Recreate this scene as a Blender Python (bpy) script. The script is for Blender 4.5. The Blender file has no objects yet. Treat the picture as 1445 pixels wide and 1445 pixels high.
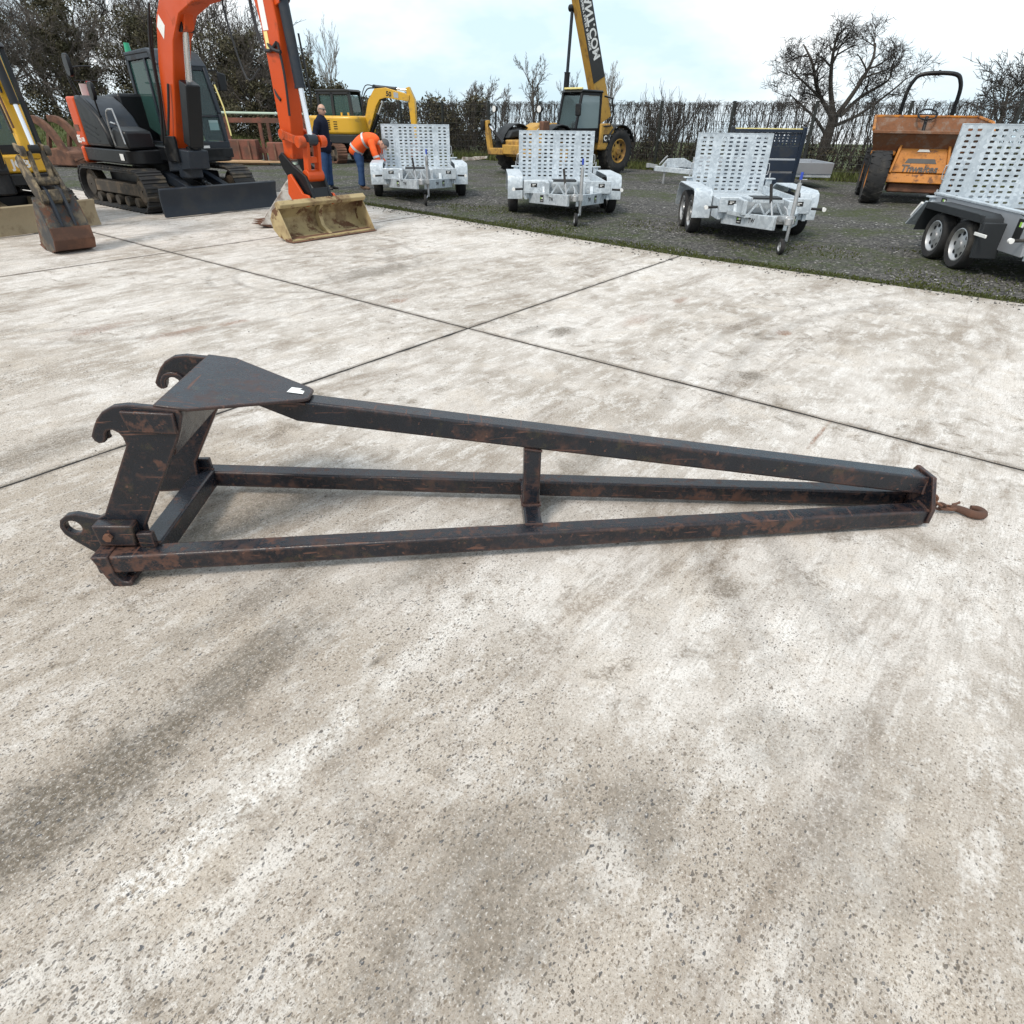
import bpy, bmesh, math, random
import numpy as np
from mathutils import Vector, Matrix, Euler
R = math.radians
scene = bpy.context.scene
C = scene.collection

# ------------------------------------------------------------------ camera
cam_d = bpy.data.cameras.new('camera')
cam = bpy.data.objects.new('camera', cam_d); C.objects.link(cam)
cam_d.sensor_width = 36; cam_d.lens = 36*848/1445
cam_d.clip_start = 0.05; cam_d.clip_end = 2000
cam.matrix_world = Matrix.Translation((0, 0, 1.55)) @ Matrix.Rotation(R(56.5), 4, 'X') @ Matrix.Rotation(R(0.7), 4, 'Z')
scene.camera = cam
# ------------------------------------------------------------------ sky, sun, exposure
SUN_EL, SUN_AZ = R(52), R(215)        # azimuth: 0 = +Y, clockwise
world = bpy.data.worlds.new('World'); scene.world = world; world.use_nodes = True
wn, wl = world.node_tree.nodes, world.node_tree.links
wn.clear()
wo = wn.new('ShaderNodeOutputWorld'); wb = wn.new('ShaderNodeBackground')
sky = wn.new('ShaderNodeTexSky'); sky.sky_type = 'NISHITA'; sky.sun_disc = False
sky.sun_elevation = SUN_EL; sky.sun_rotation = SUN_AZ; sky.dust_density = 2.0; sky.ozone_density = 1.5
tc = wn.new('ShaderNodeTexCoord'); mp = wn.new('ShaderNodeMapping'); mp.inputs['Scale'].default_value = (1.3, 1.3, 3.2)
nz = wn.new('ShaderNodeTexNoise'); nz.inputs['Scale'].default_value = 1.7; nz.inputs['Detail'].default_value = 6; nz.inputs['Roughness'].default_value = .55
cr = wn.new('ShaderNodeValToRGB'); cr.color_ramp.elements[0].position = .40; cr.color_ramp.elements[1].position = .62
cr.color_ramp.elements[0].color = (4.7, 6.0, 6.8, 1); cr.color_ramp.elements[1].color = (8.25, 8.3, 8.3, 1)
mx = wn.new('ShaderNodeMixRGB'); mx.inputs[0].default_value = .86
wl.new(tc.outputs['Generated'], mp.inputs['Vector']); wl.new(mp.outputs[0], nz.inputs['Vector'])
wl.new(nz.outputs['Fac'], cr.inputs[0]); wl.new(sky.outputs[0], mx.inputs[1]); wl.new(cr.outputs[0], mx.inputs[2])
wl.new(mx.outputs[0], wb.inputs['Color']); wb.inputs['Strength'].default_value = 0.1
wl.new(wb.outputs[0], wo.inputs['Surface'])
sun_d = bpy.data.lights.new('sun', 'SUN'); sun_d.energy = 1.5; sun_d.angle = R(14); sun_d.color = (1, .91, .80)
sun = bpy.data.objects.new('sun', sun_d); C.objects.link(sun)
sdir = Vector((math.sin(SUN_AZ)*math.cos(SUN_EL), math.cos(SUN_AZ)*math.cos(SUN_EL), math.sin(SUN_EL)))
sun.rotation_euler = (-sdir).to_track_quat('-Z', 'Y').to_euler()
sun.location = (0, 0, 30)
vs = scene.view_settings
vs.view_transform = 'Standard'; vs.look = 'None'; vs.gamma = 1; vs.use_curve_mapping = False
vs.exposure = 0.75
scene.render.engine = 'CYCLES'
scene.cycles.max_bounces = 6; scene.cycles.transparent_max_bounces = 12

# ------------------------------------------------------------------ mesh helpers
class MB:
    def __init__(s): s.v = []; s.f = []
    def add(s, vs, fs):
        o = len(s.v); s.v += [tuple(v) for v in vs]; s.f += [[i+o for i in f] for f in fs]; return s
    def bx(s, x0, x1, y0, y1, z0, z1):
        return s.add([(x0,y0,z0),(x1,y0,z0),(x1,y1,z0),(x0,y1,z0),(x0,y0,z1),(x1,y0,z1),(x1,y1,z1),(x0,y1,z1)],
                     [(3,2,1,0),(4,5,6,7),(0,1,5,4),(1,2,6,5),(2,3,7,6),(3,0,4,7)])
    def box(s, c, sz, rot=(0,0,0)):
        M = Euler(rot).to_matrix(); c = Vector(c); h = [q/2 for q in sz]
        b = MB().bx(-h[0],h[0],-h[1],h[1],-h[2],h[2])
        return s.add([c + M@Vector(v) for v in b.v], b.f)
    def prism(s, pts, axis, a, b):
        """extrude a 2D outline; axis y: pts are (x,z), x: (y,z), z: (x,y)"""
        def P(p, t):
            return {'y': (p[0], t, p[1]), 'x': (t, p[0], p[1]), 'z': (p[0], p[1], t)}[axis]
        n = len(pts)
        area = sum(pts[i][0]*pts[(i+1)%n][1]-pts[(i+1)%n][0]*pts[i][1] for i in range(n))
        flip = (area > 0) == (axis != 'y')
        lo = list(range(n)); hi = list(range(n, 2*n))
        fs = [lo[::-1], hi] + [(i, (i+1)%n, n+(i+1)%n, n+i) for i in range(n)]
        if not flip: fs = [list(f)[::-1] for f in fs]
        return s.add([P(p, a) for p in pts]+[P(p, b) for p in pts], fs)
    def tube(s, path, r, n=8, caps=True):
        path = [Vector(p) for p in path]; m = len(path)
        rs = r if isinstance(r, (list, tuple)) else [r]*m
        t = (path[1]-path[0]).normalized()
        u = t.orthogonal().normalized(); vs = []
        for i, p in enumerate(path):
            if i == 0: tt = t
            elif i == m-1: tt = (path[i]-path[i-1]).normalized()
            else:
                tt = ((path[i+1]-p).normalized()+(p-path[i-1]).normalized())
                tt = tt.normalized() if tt.length > 1e-6 else (path[i+1]-p).normalized()
            u = (u - tt*u.dot(tt)); u = u.normalized() if u.length > 1e-6 else tt.orthogonal().normalized()
            w = tt.cross(u)
            for k in range(n):
                a = 2*math.pi*k/n + math.pi/n
                vs.append(p + (u*math.cos(a)+w*math.sin(a))*rs[i])
        fs = []
        for i in range(m-1):
            for k in range(n):
                fs.append((i*n+k, i*n+(k+1)%n, (i+1)*n+(k+1)%n, (i+1)*n+k))
        if caps: fs += [list(range(n))[::-1], [(m-1)*n+k for k in range(n)]]
        return s.add(vs, fs)
    def cyl(s, p0, p1, r0, r1=None, n=16):
        return s.tube([p0, p1], [r0, r0 if r1 is None else r1], n)
    def lathe(s, prof, c, axis='y', n=24, flip=False):
        """prof: (radius, offset along axis), closed ring swept round the axis"""
        vs = []; m = len(prof)
        for k in range(n):
            a = 2*math.pi*k/n; ca, sa = math.cos(a), math.sin(a)
            for r, h in prof:
                p = {'y': (r*ca, h, r*sa), 'x': (h, r*ca, r*sa), 'z': (r*ca, r*sa, h)}[axis]
                vs.append((c[0]+p[0], c[1]+p[1], c[2]+p[2]))
        fs = [(k*m+j, k*m+(j+1)%m, ((k+1)%n)*m+(j+1)%m, ((k+1)%n)*m+j) for k in range(n) for j in range(m)]
        return s.add(vs, fs)
    def beam(s, p0, p1, w, h, up=(0,0,1), w1=None, h1=None):
        """rectangular bar, w across, h along the up direction"""
        p0, p1, up = Vector(p0), Vector(p1), Vector(up)
        t = (p1-p0).normalized(); a = t.cross(up).normalized(); b = a.cross(t).normalized()
        vs = []
        for p, ww, hh in ((p0, w, h), (p1, w1 or w, h1 or h)):
            for i, j in ((-1,-1),(1,-1),(1,1),(-1,1)): vs.append(p + a*(ww/2*i) + b*(hh/2*j))
        return s.add(vs, [(0,1,2,3)[::-1],(4,5,6,7),(0,4,5,1)[::-1],(1,5,6,2)[::-1],(2,6,7,3)[::-1],(3,7,4,0)[::-1]])
    def loft(s, rings, caps=True, closed=True):
        n = len(rings[0]); vs = [p for r in rings for p in r]; fs = []
        for i in range(len(rings)-1):
            for k in range(n if closed else n-1):
                fs.append((i*n+k, i*n+(k+1)%n, (i+1)*n+(k+1)%n, (i+1)*n+k))
        if caps: fs += [list(range(n))[::-1], [(len(rings)-1)*n+k for k in range(n)]]
        return s.add(vs, fs)
    def xf(s, M):
        s.v = [tuple(M @ Vector(v)) for v in s.v]; return s
    def join(s, o): return s.add(o.v, o.f)

def obj(name, mb, mat, parent=None, bevel=0, smooth=True, fix=True, seg=2):
    me = bpy.data.meshes.new(name)
    me.from_pydata(mb.v, [], mb.f)
    if fix:
        b = bmesh.new(); b.from_mesh(me); bmesh.ops.recalc_face_normals(b, faces=b.faces); b.to_mesh(me); b.free()
    if smooth:
        me.polygons.foreach_set('use_smooth', [True]*len(me.polygons)); me.set_sharp_from_angle(angle=R(38))
    me.materials.append(mat)
    o = bpy.data.objects.new(name, me); C.objects.link(o)
    if parent: o.parent = parent
    if bevel:
        m = o.modifiers.new('bevel', 'BEVEL'); m.width = bevel; m.segments = seg; m.limit_method = 'ANGLE'; m.angle_limit = R(35)
        m.harden_normals = False
    return o
def thing(name, label, cat, loc=(0,0,0), rz=0, group=None):
    o = bpy.data.objects.new(name, None); C.objects.link(o); o.empty_display_size = .2
    o.location = loc; o.rotation_euler = (0, 0, rz); o['label'] = label; o['category'] = cat
    if group: o['group'] = group
    return o
def tag(o, label, cat, group=None, kind=None):
    o['label'] = label; o['category'] = cat
    if group: o['group'] = group
    if kind: o['kind'] = kind
    return o
def struct(o): o['kind'] = 'structure'; return o
def copy_tree(o, parent=None):
    c = o.copy(); C.objects.link(c)
    if parent: c.parent = parent
    for ch in list(o.children): copy_tree(ch, c)
    return c
def text_mb(body, size, extrude=.003, bold=0.0, sx=1.0, M=None, shear=0):
    cu = bpy.data.curves.new('t', 'FONT'); cu.body = body; cu.size = size; cu.extrude = extrude; cu.offset = bold
    cu.align_x = 'CENTER'; cu.align_y = 'CENTER'; cu.shear = shear; cu.resolution_u = 3
    o = bpy.data.objects.new('t', cu); C.objects.link(o)
    me = bpy.data.meshes.new_from_object(o.evaluated_get(bpy.context.evaluated_depsgraph_get()))
    mb = MB(); mb.add([(v.co.x*sx, v.co.y, v.co.z) for v in me.vertices], [list(p.vertices) for p in me.polygons])
    bpy.data.objects.remove(o); bpy.data.curves.remove(cu); bpy.data.meshes.remove(me)
    if M: mb.xf(M)
    return mb
def frame(o, xdir, ydir):
    """matrix whose local x,y map to xdir,ydir at o"""
    x = Vector(xdir).normalized(); y = Vector(ydir); y = (y - x*y.dot(x)).normalized(); z = x.cross(y)
    return Matrix(((x.x,y.x,z.x,o[0]),(x.y,y.y,z.y,o[1]),(x.z,y.z,z.z,o[2]),(0,0,0,1)))
def arc(cx, cy, r, a0, a1, n):
    return [(cx+r*math.cos(R(a0+(a1-a0)*i/n)), cy+r*math.sin(R(a0+(a1-a0)*i/n))) for i in range(n+1)]

# ------------------------------------------------------------------ materials
class NT:
    def __init__(s, name):
        s.m = bpy.data.materials.new(name); s.m.use_nodes = True; s.t = s.m.node_tree; s.n = s.t.nodes
        s.b = s.n['Principled BSDF']
    def new(s, typ, **kw):
        n = s.n.new('ShaderNode'+typ)
        for k, v in kw.items(): setattr(n, k, v)
        return n
    def link(s, a, b): s.t.links.new(a, b)
    def setin(s, sock, v):
        if hasattr(v, 'is_output') or isinstance(v, bpy.types.NodeSocket): s.link(v, sock)
        else: sock.default_value = v
    def math(s, op, a, b=0.0, clamp=False):
        n = s.new('Math', operation=op, use_clamp=clamp); s.setin(n.inputs[0], a); s.setin(n.inputs[1], b); return n.outputs[0]
    def mix(s, fac, a, b, typ='MIX'):
        n = s.new('MixRGB', blend_type=typ)
        for i, v in enumerate((fac, a, b)):
            if isinstance(v, tuple) and len(v) == 3: v = (*v, 1)
            s.setin(n.inputs[i], v)
        return n.outputs[0]
    def noise(s, vec, scale, detail=4, rough=.55, dist=0):
        n = s.new('TexNoise'); n.inputs['Scale'].default_value = scale; n.inputs['Detail'].default_value = detail
        n.inputs['Roughness'].default_value = rough; n.inputs['Distortion'].default_value = dist
        s.link(vec, n.inputs['Vector']); return n.outputs['Fac']
    def step(s, v, lo, hi):
        n = s.new('MapRange'); n.interpolation_type = 'SMOOTHSTEP'
        s.setin(n.inputs[0], v); n.inputs[1].default_value = lo; n.inputs[2].default_value = hi; return n.outputs[0]
    def mapping(s, vec, scale=(1,1,1), rot=(0,0,0), loc=(0,0,0)):
        n = s.new('Mapping'); n.inputs['Scale'].default_value = scale; n.inputs['Rotation'].default_value = rot; n.inputs['Location'].default_value = loc
        s.link(vec, n.inputs['Vector']); return n.outputs[0]
    def objvec(s):
        tc = s.new('TexCoord'); oi = s.new('ObjectInfo'); v = s.new('VectorMath', operation='ADD')
        m = s.math('MULTIPLY', oi.outputs['Random'], 17.0); s.link(tc.outputs['Object'], v.inputs[0]); s.link(m, v.inputs[1]); return v.outputs[0]
    def bump(s, h, strength=.3, dist=.01):
        n = s.new('Bump'); n.inputs['Strength'].default_value = strength; n.inputs['Distance'].default_value = dist
        s.link(h, n.inputs['Height']); s.link(n.outputs[0], s.b.inputs['Normal'])
    def col(s, c): s.setin(s.b.inputs['Base Color'], (*c, 1) if isinstance(c, tuple) and len(c) == 3 else c)
    def rough(s, r): s.setin(s.b.inputs['Roughness'], r)
def paint(name, base, rough=.45, metal=0, var=.2, vs=3.0, dirt=None, damt=.5, ds=2.5, rust=None, ramt=.5, rs=6, bump=0.0, bs=60, coat=0, spec=.5):
    t = NT(name); v = t.objvec()
    lo = tuple(c*(1-var) for c in base); hi = tuple(min(1, c*(1+var)) for c in base)
    c = t.mix(t.noise(v, vs, 5), lo, hi)
    c = t.mix(t.math('MULTIPLY', t.noise(v, 45, 3), .5*var+.06), c, tuple(q*.6 for q in base))
    rg = t.math('ADD', t.math('MULTIPLY', t.noise(v, vs*2.3, 4), .25), rough-.12)
    if dirt:
        f = t.step(t.noise(v, ds, 8, .65), .62-damt*.42, .72-damt*.2)
        c = t.mix(t.math('MULTIPLY', f, .85), c, dirt); rg = t.math('ADD', rg, t.math('MULTIPLY', f, .3))
    if rust:
        f = t.step(t.noise(v, rs, 9, .7), .64-ramt*.4, .70-ramt*.32)
        rc = t.mix(t.noise(v, rs*4, 4), tuple(q*.55 for q in rust), tuple(min(1, q*1.35) for q in rust))
        c = t.mix(f, c, rc); rg = t.math('ADD', rg, t.math('MULTIPLY', f, .35))
    t.col(c); t.rough(t.math('MINIMUM', rg, .95)); t.b.inputs['Metallic'].default_value = metal
    t.b.inputs['Coat Weight'].default_value = coat; t.b.inputs['Coat Roughness'].default_value = .12
    t.b.inputs['Specular IOR Level'].default_value = spec
    if bump: t.bump(t.noise(v, bs, 4), bump, .004)
    return t.m
def galv_mat():
    t = NT('galvanised steel'); v = t.objvec()
    vo = t.new('TexVoronoi'); vo.inputs['Scale'].default_value = 26; t.link(v, vo.inputs['Vector'])
    sp = t.new('SeparateColor'); t.link(vo.outputs['Color'], sp.inputs[0])
    c = t.mix(sp.outputs[0], (.43,.48,.525), (.635,.69,.73))
    c = t.mix(t.math('MULTIPLY', t.step(t.noise(v, 3, 6), .42, .7), .6), c, (.36,.40,.43))
    t.col(c); t.b.inputs['Metallic'].default_value = .35
    t.rough(t.math('ADD', t.math('MULTIPLY', sp.outputs[1], .2), .38)); return t.m
def rusty_black(name, ramt, rustc=(.095,.045,.031)):
    t = NT(name); v = t.objvec()
    base = t.mix(t.noise(v, 7, 4), (.004,.005,.008), (.014,.018,.026))
    base = t.mix(t.math('MULTIPLY', t.step(t.noise(v, 13, 6, .72), .56, .72), .6), base, (.050,.044,.024))      # moss, earth film
    rn = t.math('ADD', t.math('MULTIPLY', t.noise(v, 17, 8, .76), .62), t.math('MULTIPLY', t.noise(v, 3.2, 3, .6), .38))
    # rust follows edges and runs in from them
    bv = t.new('Bevel', samples=4); bv.inputs['Radius'].default_value = .016
    ge = t.new('NewGeometry'); dt = t.new('VectorMath', operation='DOT_PRODUCT'); t.link(bv.outputs[0], dt.inputs[0]); t.link(ge.outputs['Normal'], dt.inputs[1])
    edge = t.step(t.math('ADD', dt.outputs['Value'], t.math('MULTIPLY', t.math('SUBTRACT', rn, .5), .8)), 1.0, .86)
    f = t.math('MAXIMUM', t.step(rn, .62-ramt*.22, .68-ramt*.18), t.math('MULTIPLY', edge, .85))
    rc = t.mix(t.noise(v, 40, 5, .7), tuple(q*.40 for q in rustc), tuple(q*1.55 for q in rustc))
    c = t.mix(t.math('MULTIPLY', f, .9), base, rc)
    sv = t.mapping(v, (3, 60, 60), (0, R(35), R(20))); sv2 = t.mapping(v, (40, 2.5, 50), (R(20), R(-25), 0))
    f2 = t.math('MAXIMUM', t.step(t.noise(sv, 1.3, 3, .5), .66, .69), t.step(t.noise(sv2, 1.1, 3, .5), .68, .71)); f3 = t.math('MULTIPLY', f2, .7)
    c = t.mix(f3, c, tuple(q*1.5 for q in rustc))
    t.col(c); fr = t.math('MAXIMUM', f, f3)
    t.rough(t.math('ADD', t.math('MULTIPLY', fr, .38), t.math('ADD', t.math('MULTIPLY', t.noise(v, 30, 4), .20), .17)))
    t.bump(t.math('ADD', t.math('MULTIPLY', t.noise(v, 160, 3), .5), t.math('MULTIPLY', rn, .7)), .4, .004)
    return t.m
M = {}
M['galv'] = galv_mat()
M['jib_top'] = rusty_black('worn black paint on steel', .14)
M['jib_rust'] = rusty_black('rusted black paint on steel', .50)
M['jib_plate'] = rusty_black('scuffed black plate', .26)
M['rust'] = paint('rusty steel', (.16,.075,.045), .8, 0, .35, 6, dirt=(.07,.04,.03), damt=.5, bump=.5, bs=80)
M['old_rust'] = paint('pale rusted steel', (.20,.10,.065), .85, 0, .4, 4, dirt=(.09,.05,.035), damt=.6, bump=.4)
M['orange'] = paint('orange machine paint', (.54,.066,.006), .42, 0, .14, 2, dirt=(.26,.055,.02), damt=.12, bump=.05, spec=.4)
M['dorange'] = paint('dumper orange paint', (.46,.165,.010), .55, 0, .15, 3, dirt=(.16,.09,.05), damt=.3, rust=(.17,.085,.05), ramt=.25)
M['skip_rust'] = paint('worn skip steel', (.22,.145,.105), .8, 0, .3, 3, rust=(.20,.09,.045), ramt=.55, rs=4, bump=.4)
M['yellow'] = paint('yellow machine paint', (.64,.36,.022), .45, 0, .1, 2, dirt=(.25,.17,.07), damt=.22, coat=.2)
M['tele_yellow'] = paint('faded machine yellow', (.47,.275,.060), .6, 0, .2, 2, dirt=(.17,.10,.05), damt=.36, spec=.3)
M['black'] = paint('black machine paint', (.006,.007,.009), .38, 0, .3, 3, dirt=(.03,.028,.025), damt=.12, spec=.35)
M['gunmetal'] = paint('blue black painted steel', (.014,.020,.030), .42, 0, .35, 2.5, dirt=(.035,.036,.038), damt=.3, bump=.1, spec=.4)
M['grey_plastic'] = paint('dark grey plastic', (.022,.025,.028), .6, 0, .2, 3, spec=.35)
M['rubber'] = paint('black rubber', (.018,.018,.019), .85, 0, .3, 5, dirt=(.06,.055,.048), damt=.35, bump=.3)
M['mudtrack'] = paint('muddy steel track', (.020,.020,.021), .7, 0, .3, 4, dirt=(.11,.09,.065), damt=.28, bump=.4)
M['trackframe'] = paint('earthy track frame', (.045,.038,.030), .8, 0, .4, 5, dirt=(.17,.13,.09), damt=.4, bump=.4)
M['mud'] = paint('muddy cream steel', (.30,.24,.15), .8, 0, .3, 5, dirt=(.13,.09,.055), damt=.4, bump=.5)
M['cream'] = paint('cream bucket paint', (.41,.32,.165), .65, 0, .22, 4, dirt=(.16,.10,.055), damt=.42, rust=(.12,.058,.03), ramt=.28, rs=3, bump=.3)
M['chrome'] = paint('polished rod', (.75,.76,.78), .18, .9, .05)
M['white'] = paint('white paint', (.78,.78,.76), .5, 0, .06)
M['whitemud'] = paint('scraped white paint', (.62,.60,.56), .6, 0, .15, 5, dirt=(.17,.12,.09), damt=.55, ds=5)
M['hose'] = paint('hydraulic hose', (.012,.012,.014), .5, 0, .2)
M['redrust'] = paint('rust red steel', (.20,.075,.05), .8, 0, .35, 3, dirt=(.10,.06,.045), damt=.5)
M['timber'] = paint('sawn timber', (.46,.30,.17), .8, 0, .25, 6)
M['greenpipe'] = paint('pale green paint', (.45,.55,.45), .6, 0, .12)
M['lightyellow'] = paint('yellow strip', (.80,.70,.28), .5, 0, .06)
M['greenlamp'] = paint('green beacon', (.02,.32,.17), .3, 0, .1)
M['red'] = paint('red lens', (.45,.02,.02), .3, 0, .1)
M['blue'] = paint('blue plastic', (.03,.07,.42), .4, 0, .1)
M['alu'] = paint('aluminium dropside', (.42,.44,.47), .42, .5, .1, 3)
M['navy'] = paint('dark navy steel', (.012,.022,.042), .45, 0, .25, 3, dirt=(.03,.035,.04), damt=.25)
M['tin'] = paint('wheel silver', (.46,.47,.48), .38, .6, .12, 8, dirt=(.15,.14,.12), damt=.2)
M['fencepost'] = paint('dark fence post', (.012,.015,.013), .55, 0, .2)
M['stickerdark'] = paint('black sticker', (.015,.015,.015), .4, 0, .1)
M['lime'] = paint('lime print', (.32,.6,.08), .5, 0, .05)
M['paper'] = paint('white paper', (.82,.83,.82), .7, 0, .04)
def glass_mat(name, tint, alpha=.35):
    t = NT(name); t.col(tint); t.rough(.05); t.b.inputs['Specular IOR Level'].default_value = .8
    tr = t.new('BsdfTransparent'); tr.inputs[0].default_value = (*[min(1, .45+q*2) for q in tint], 1)
    ms = t.new('MixShader'); fr = t.new('Fresnel'); fr.inputs[0].default_value = 1.5
    f = t.math('ADD', fr.outputs[0], alpha, True)
    out = [n for n in t.n if n.type == 'OUTPUT_MATERIAL'][0]
    t.link(f, ms.inputs[0]); t.link(tr.outputs[0], ms.inputs[1]); t.link(t.b.outputs[0], ms.inputs[2]); t.link(ms.outputs[0], out.inputs['Surface'])
    return t.m
M['glass'] = glass_mat('tinted cab glass', (.05,.12,.11), .42)
M['glass_clear'] = glass_mat('clear cab glass', (.22,.28,.29), .10)
M['mudsteel'] = paint('mud caked dark steel', (.055,.046,.036), .85, 0, .4, 7, dirt=(.27,.21,.13), damt=.42, ds=7, bump=.6)
M['bucket_side'] = paint('earth smeared bucket steel', (.035,.034,.034), .6, 0, .4, 5, dirt=(.19,.15,.10), damt=.38, ds=4, rust=(.11,.05,.03), ramt=.3, bump=.3)
# ------------------------------------------------------------------ ground, gravel yard, concrete yard
def concrete_mat():
    t = NT('worn brushed concrete')
    tc = t.new('TexCoord'); oi = t.new('ObjectInfo'); v = tc.outputs['Object']
    hx = t.new('SeparateXYZ'); t.link(v, hx.inputs[0])
    vs = t.mapping(v, (.62, 1.35, 1))                      # stretched along the brushing direction
    n1 = t.noise(vs, .8, 4, .62, .7); n2 = t.noise(v, 2.3, 6, .66, .5); n3 = t.noise(vs, 7, 4, .66); n4 = t.noise(v, 21, 4, .68)
    gn = t.noise(v, 130, 3, .72); g2 = t.noise(v, 48, 3, .7)
    worn = t.step(t.math('ADD', hx.outputs[0], t.math('MULTIPLY', n1, 1.6)), -1.0, -2.6)          # skin worn off the slab by the gate
    big = t.math('ADD', t.math('MULTIPLY', n1, .55), t.math('MULTIPLY', n2, .45))
    c = t.mix(t.step(big, .38, .60), (.362,.318,.272), (.660,.622,.584))
    c = t.mix(t.math('MULTIPLY', worn, .70), c, (.392,.338,.280))
    c = t.mix(t.math('MULTIPLY', t.step(t.math('ADD', n3, t.math('MULTIPLY', t.math('SUBTRACT', g2, .5), .5)), .47, .64), t.math('SUBTRACT', .62, t.math('MULTIPLY', worn, .22))), c, (.775,.75,.72))
    c = t.mix(t.math('MULTIPLY', t.step(n2, .52, .66), .35), c, (.45,.375,.29))
    c = t.mix(t.math('MULTIPLY', t.step(n4, .54, .66), .42), c, (.28,.225,.175))
    c = t.mix(t.math('MULTIPLY', oi.outputs['Random'], .12), c, (.38,.33,.28))
    grit = t.math('ADD', .25, t.math('MULTIPLY', t.step(g2, .36, .58), .75))
    # streaks and blotches of dirt
    sv = t.mapping(v, (.40, 1.7, 1), loc=(3.1, 7.7, 0)); s1 = t.noise(sv, 1.5, 6, .72, .5)
    c = t.mix(t.math('MULTIPLY', t.math('MULTIPLY', t.step(s1, .53, .64), .60), grit), c, (.20,.155,.115))
    bn = t.noise(v, 5.2, 6, .74, .6); bm = t.noise(t.mapping(v, loc=(11, 4, 0)), .75, 1)
    c = t.mix(t.math('MULTIPLY', t.math('MULTIPLY', t.step(bn, .52, .64), t.step(bm, .40, .60)), t.math('MULTIPLY', grit, .75)), c, (.165,.132,.098))
    # dirt gathered along the joints and the outer edge
    ya = t.math('ABSOLUTE', hx.outputs[1]); dj = t.math('MINIMUM', t.math('ABSOLUTE', hx.outputs[0]), t.math('MINIMUM', ya, t.math('ABSOLUTE', t.math('SUBTRACT', ya, 5.2))))
    c = t.mix(t.math('MULTIPLY', t.step(t.math('ADD', dj, t.math('MULTIPLY', t.math('SUBTRACT', bn, .5), .16)), .055, .010), .62), c, (.125,.100,.078))
    de = t.math('SUBTRACT', hx.outputs[0], t.math('MULTIPLY', t.math('MAXIMUM', hx.outputs[1], 0.0), .093))
    c = t.mix(t.math('MULTIPLY', t.math('MULTIPLY', t.step(t.math('ADD', de, t.math('MULTIPLY', n2, 1.2)), 4.25, 4.9), .55), grit), c, (.20,.165,.125))
    # individual stains
    ns = t.math('MULTIPLY', t.math('SUBTRACT', bn, .5), 2.6)
    def stains(lst):
        acc = None
        for x, y, rx, ry, k in lst:
            mv = t.mapping(v, (1/rx, 1/ry, 0), loc=(-x/rx, -y/ry, 0))
            ln = t.new('VectorMath', operation='LENGTH'); t.link(mv, ln.inputs[0])
            f = t.math('MULTIPLY', t.step(t.math('ADD', ln.outputs['Value'], ns), 1.05, .25), k)
            acc = f if acc is None else t.math('MAXIMUM', acc, f)
        return acc
    f = stains([(-3.95,-2.02,.70,.20,.95),(-3.35,-1.98,.55,.16,.80),(-3.0,-1.7,.6,.12,.5),(-3.33,-3.05,.46,.26,.62),(-2.95,-3.25,.20,.14,.55),
                (.45,-.69,.20,.15,.9),(.30,-.45,.35,.10,.6),(.45,-2.32,.16,.12,.85),(1.45,-2.01,.10,.05,.9),(-2.75,-1.15,.6,.22,.7),(-1.5,-2.1,.9,.14,.6),
                (-3.11,-1.94,.022,.018,1.0),(-3.04,-2.29,.05,.02,.9),(-2.5,-2.05,.4,.1,.55),(.87,2.32,.9,.35,.75),(-3.2,.3,.7,.22,.55),(-2.5,-3.45,.22,.16,.38),(-2.65,-3.7,.45,.22,.40)])
    c = t.mix(t.math('MULTIPLY', f, t.math('ADD', .35, t.math('MULTIPLY', grit, .65))), c, (.120,.100,.076))
    f = stains([(-3.55,-2.40,.75,.085,.75),(-2.75,-2.38,.55,.07,.65),(-3.9,-2.58,.4,.06,.5),(-2.6,-1.72,.5,.06,.45)])
    c = t.mix(t.math('MULTIPLY', f, t.step(g2, .62, .40)), c, (.76,.735,.70))
    f = stains([(1.64,-2.17,.10,.06,.9),(1.15,-1.0,.3,.12,.5),(-2.05,2.37,.35,.16,.6),(.22,1.13,.14,.1,.7),(-1.2,1.68,.16,.09,.7),(-1.66,1.76,.3,.12,.6),(2.1,-1.0,.2,.08,.6),(-.23,-2.97,.3,.014,.8)])
    c = t.mix(t.math('MULTIPLY', f, grit), c, (.225,.110,.062))
    # tyre scuffs: thin arcs of rubber
    acc = None
    for cx, cy_, rad, w, k in ((.55,2.75,.95,.035,.5),(.55,2.75,1.22,.03,.4),(-.4,4.4,2.6,.05,.4),(-.4,4.4,2.95,.04,.32),(1.2,-6.2,4.1,.06,.35),(1.2,-6.2,4.42,.05,.28),(-6.5,-1.2,3.4,.05,.30)):
        mv = t.mapping(v, (1,1,0), loc=(-cx,-cy_,0)); ln = t.new('VectorMath', operation='LENGTH'); t.link(mv, ln.inputs[0])
        f = t.math('MULTIPLY', t.step(t.math('ABSOLUTE', t.math('SUBTRACT', ln.outputs['Value'], rad)), w*1.6, w*.3), k); acc = f if acc is None else t.math('MAXIMUM', acc, f)
    c = t.mix(t.math('MULTIPLY', t.math('MULTIPLY', acc, grit), t.step(bm, .36, .58)), c, (.13,.112,.095))
    # exposed aggregate where the skin has worn away
    wear2 = t.math('ADD', t.math('MULTIPLY', worn, .62), t.math('MULTIPLY', t.step(t.noise(t.mapping(v, loc=(5, 2, 0)), 1.3, 3), .44, .64), .55), True)
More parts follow.
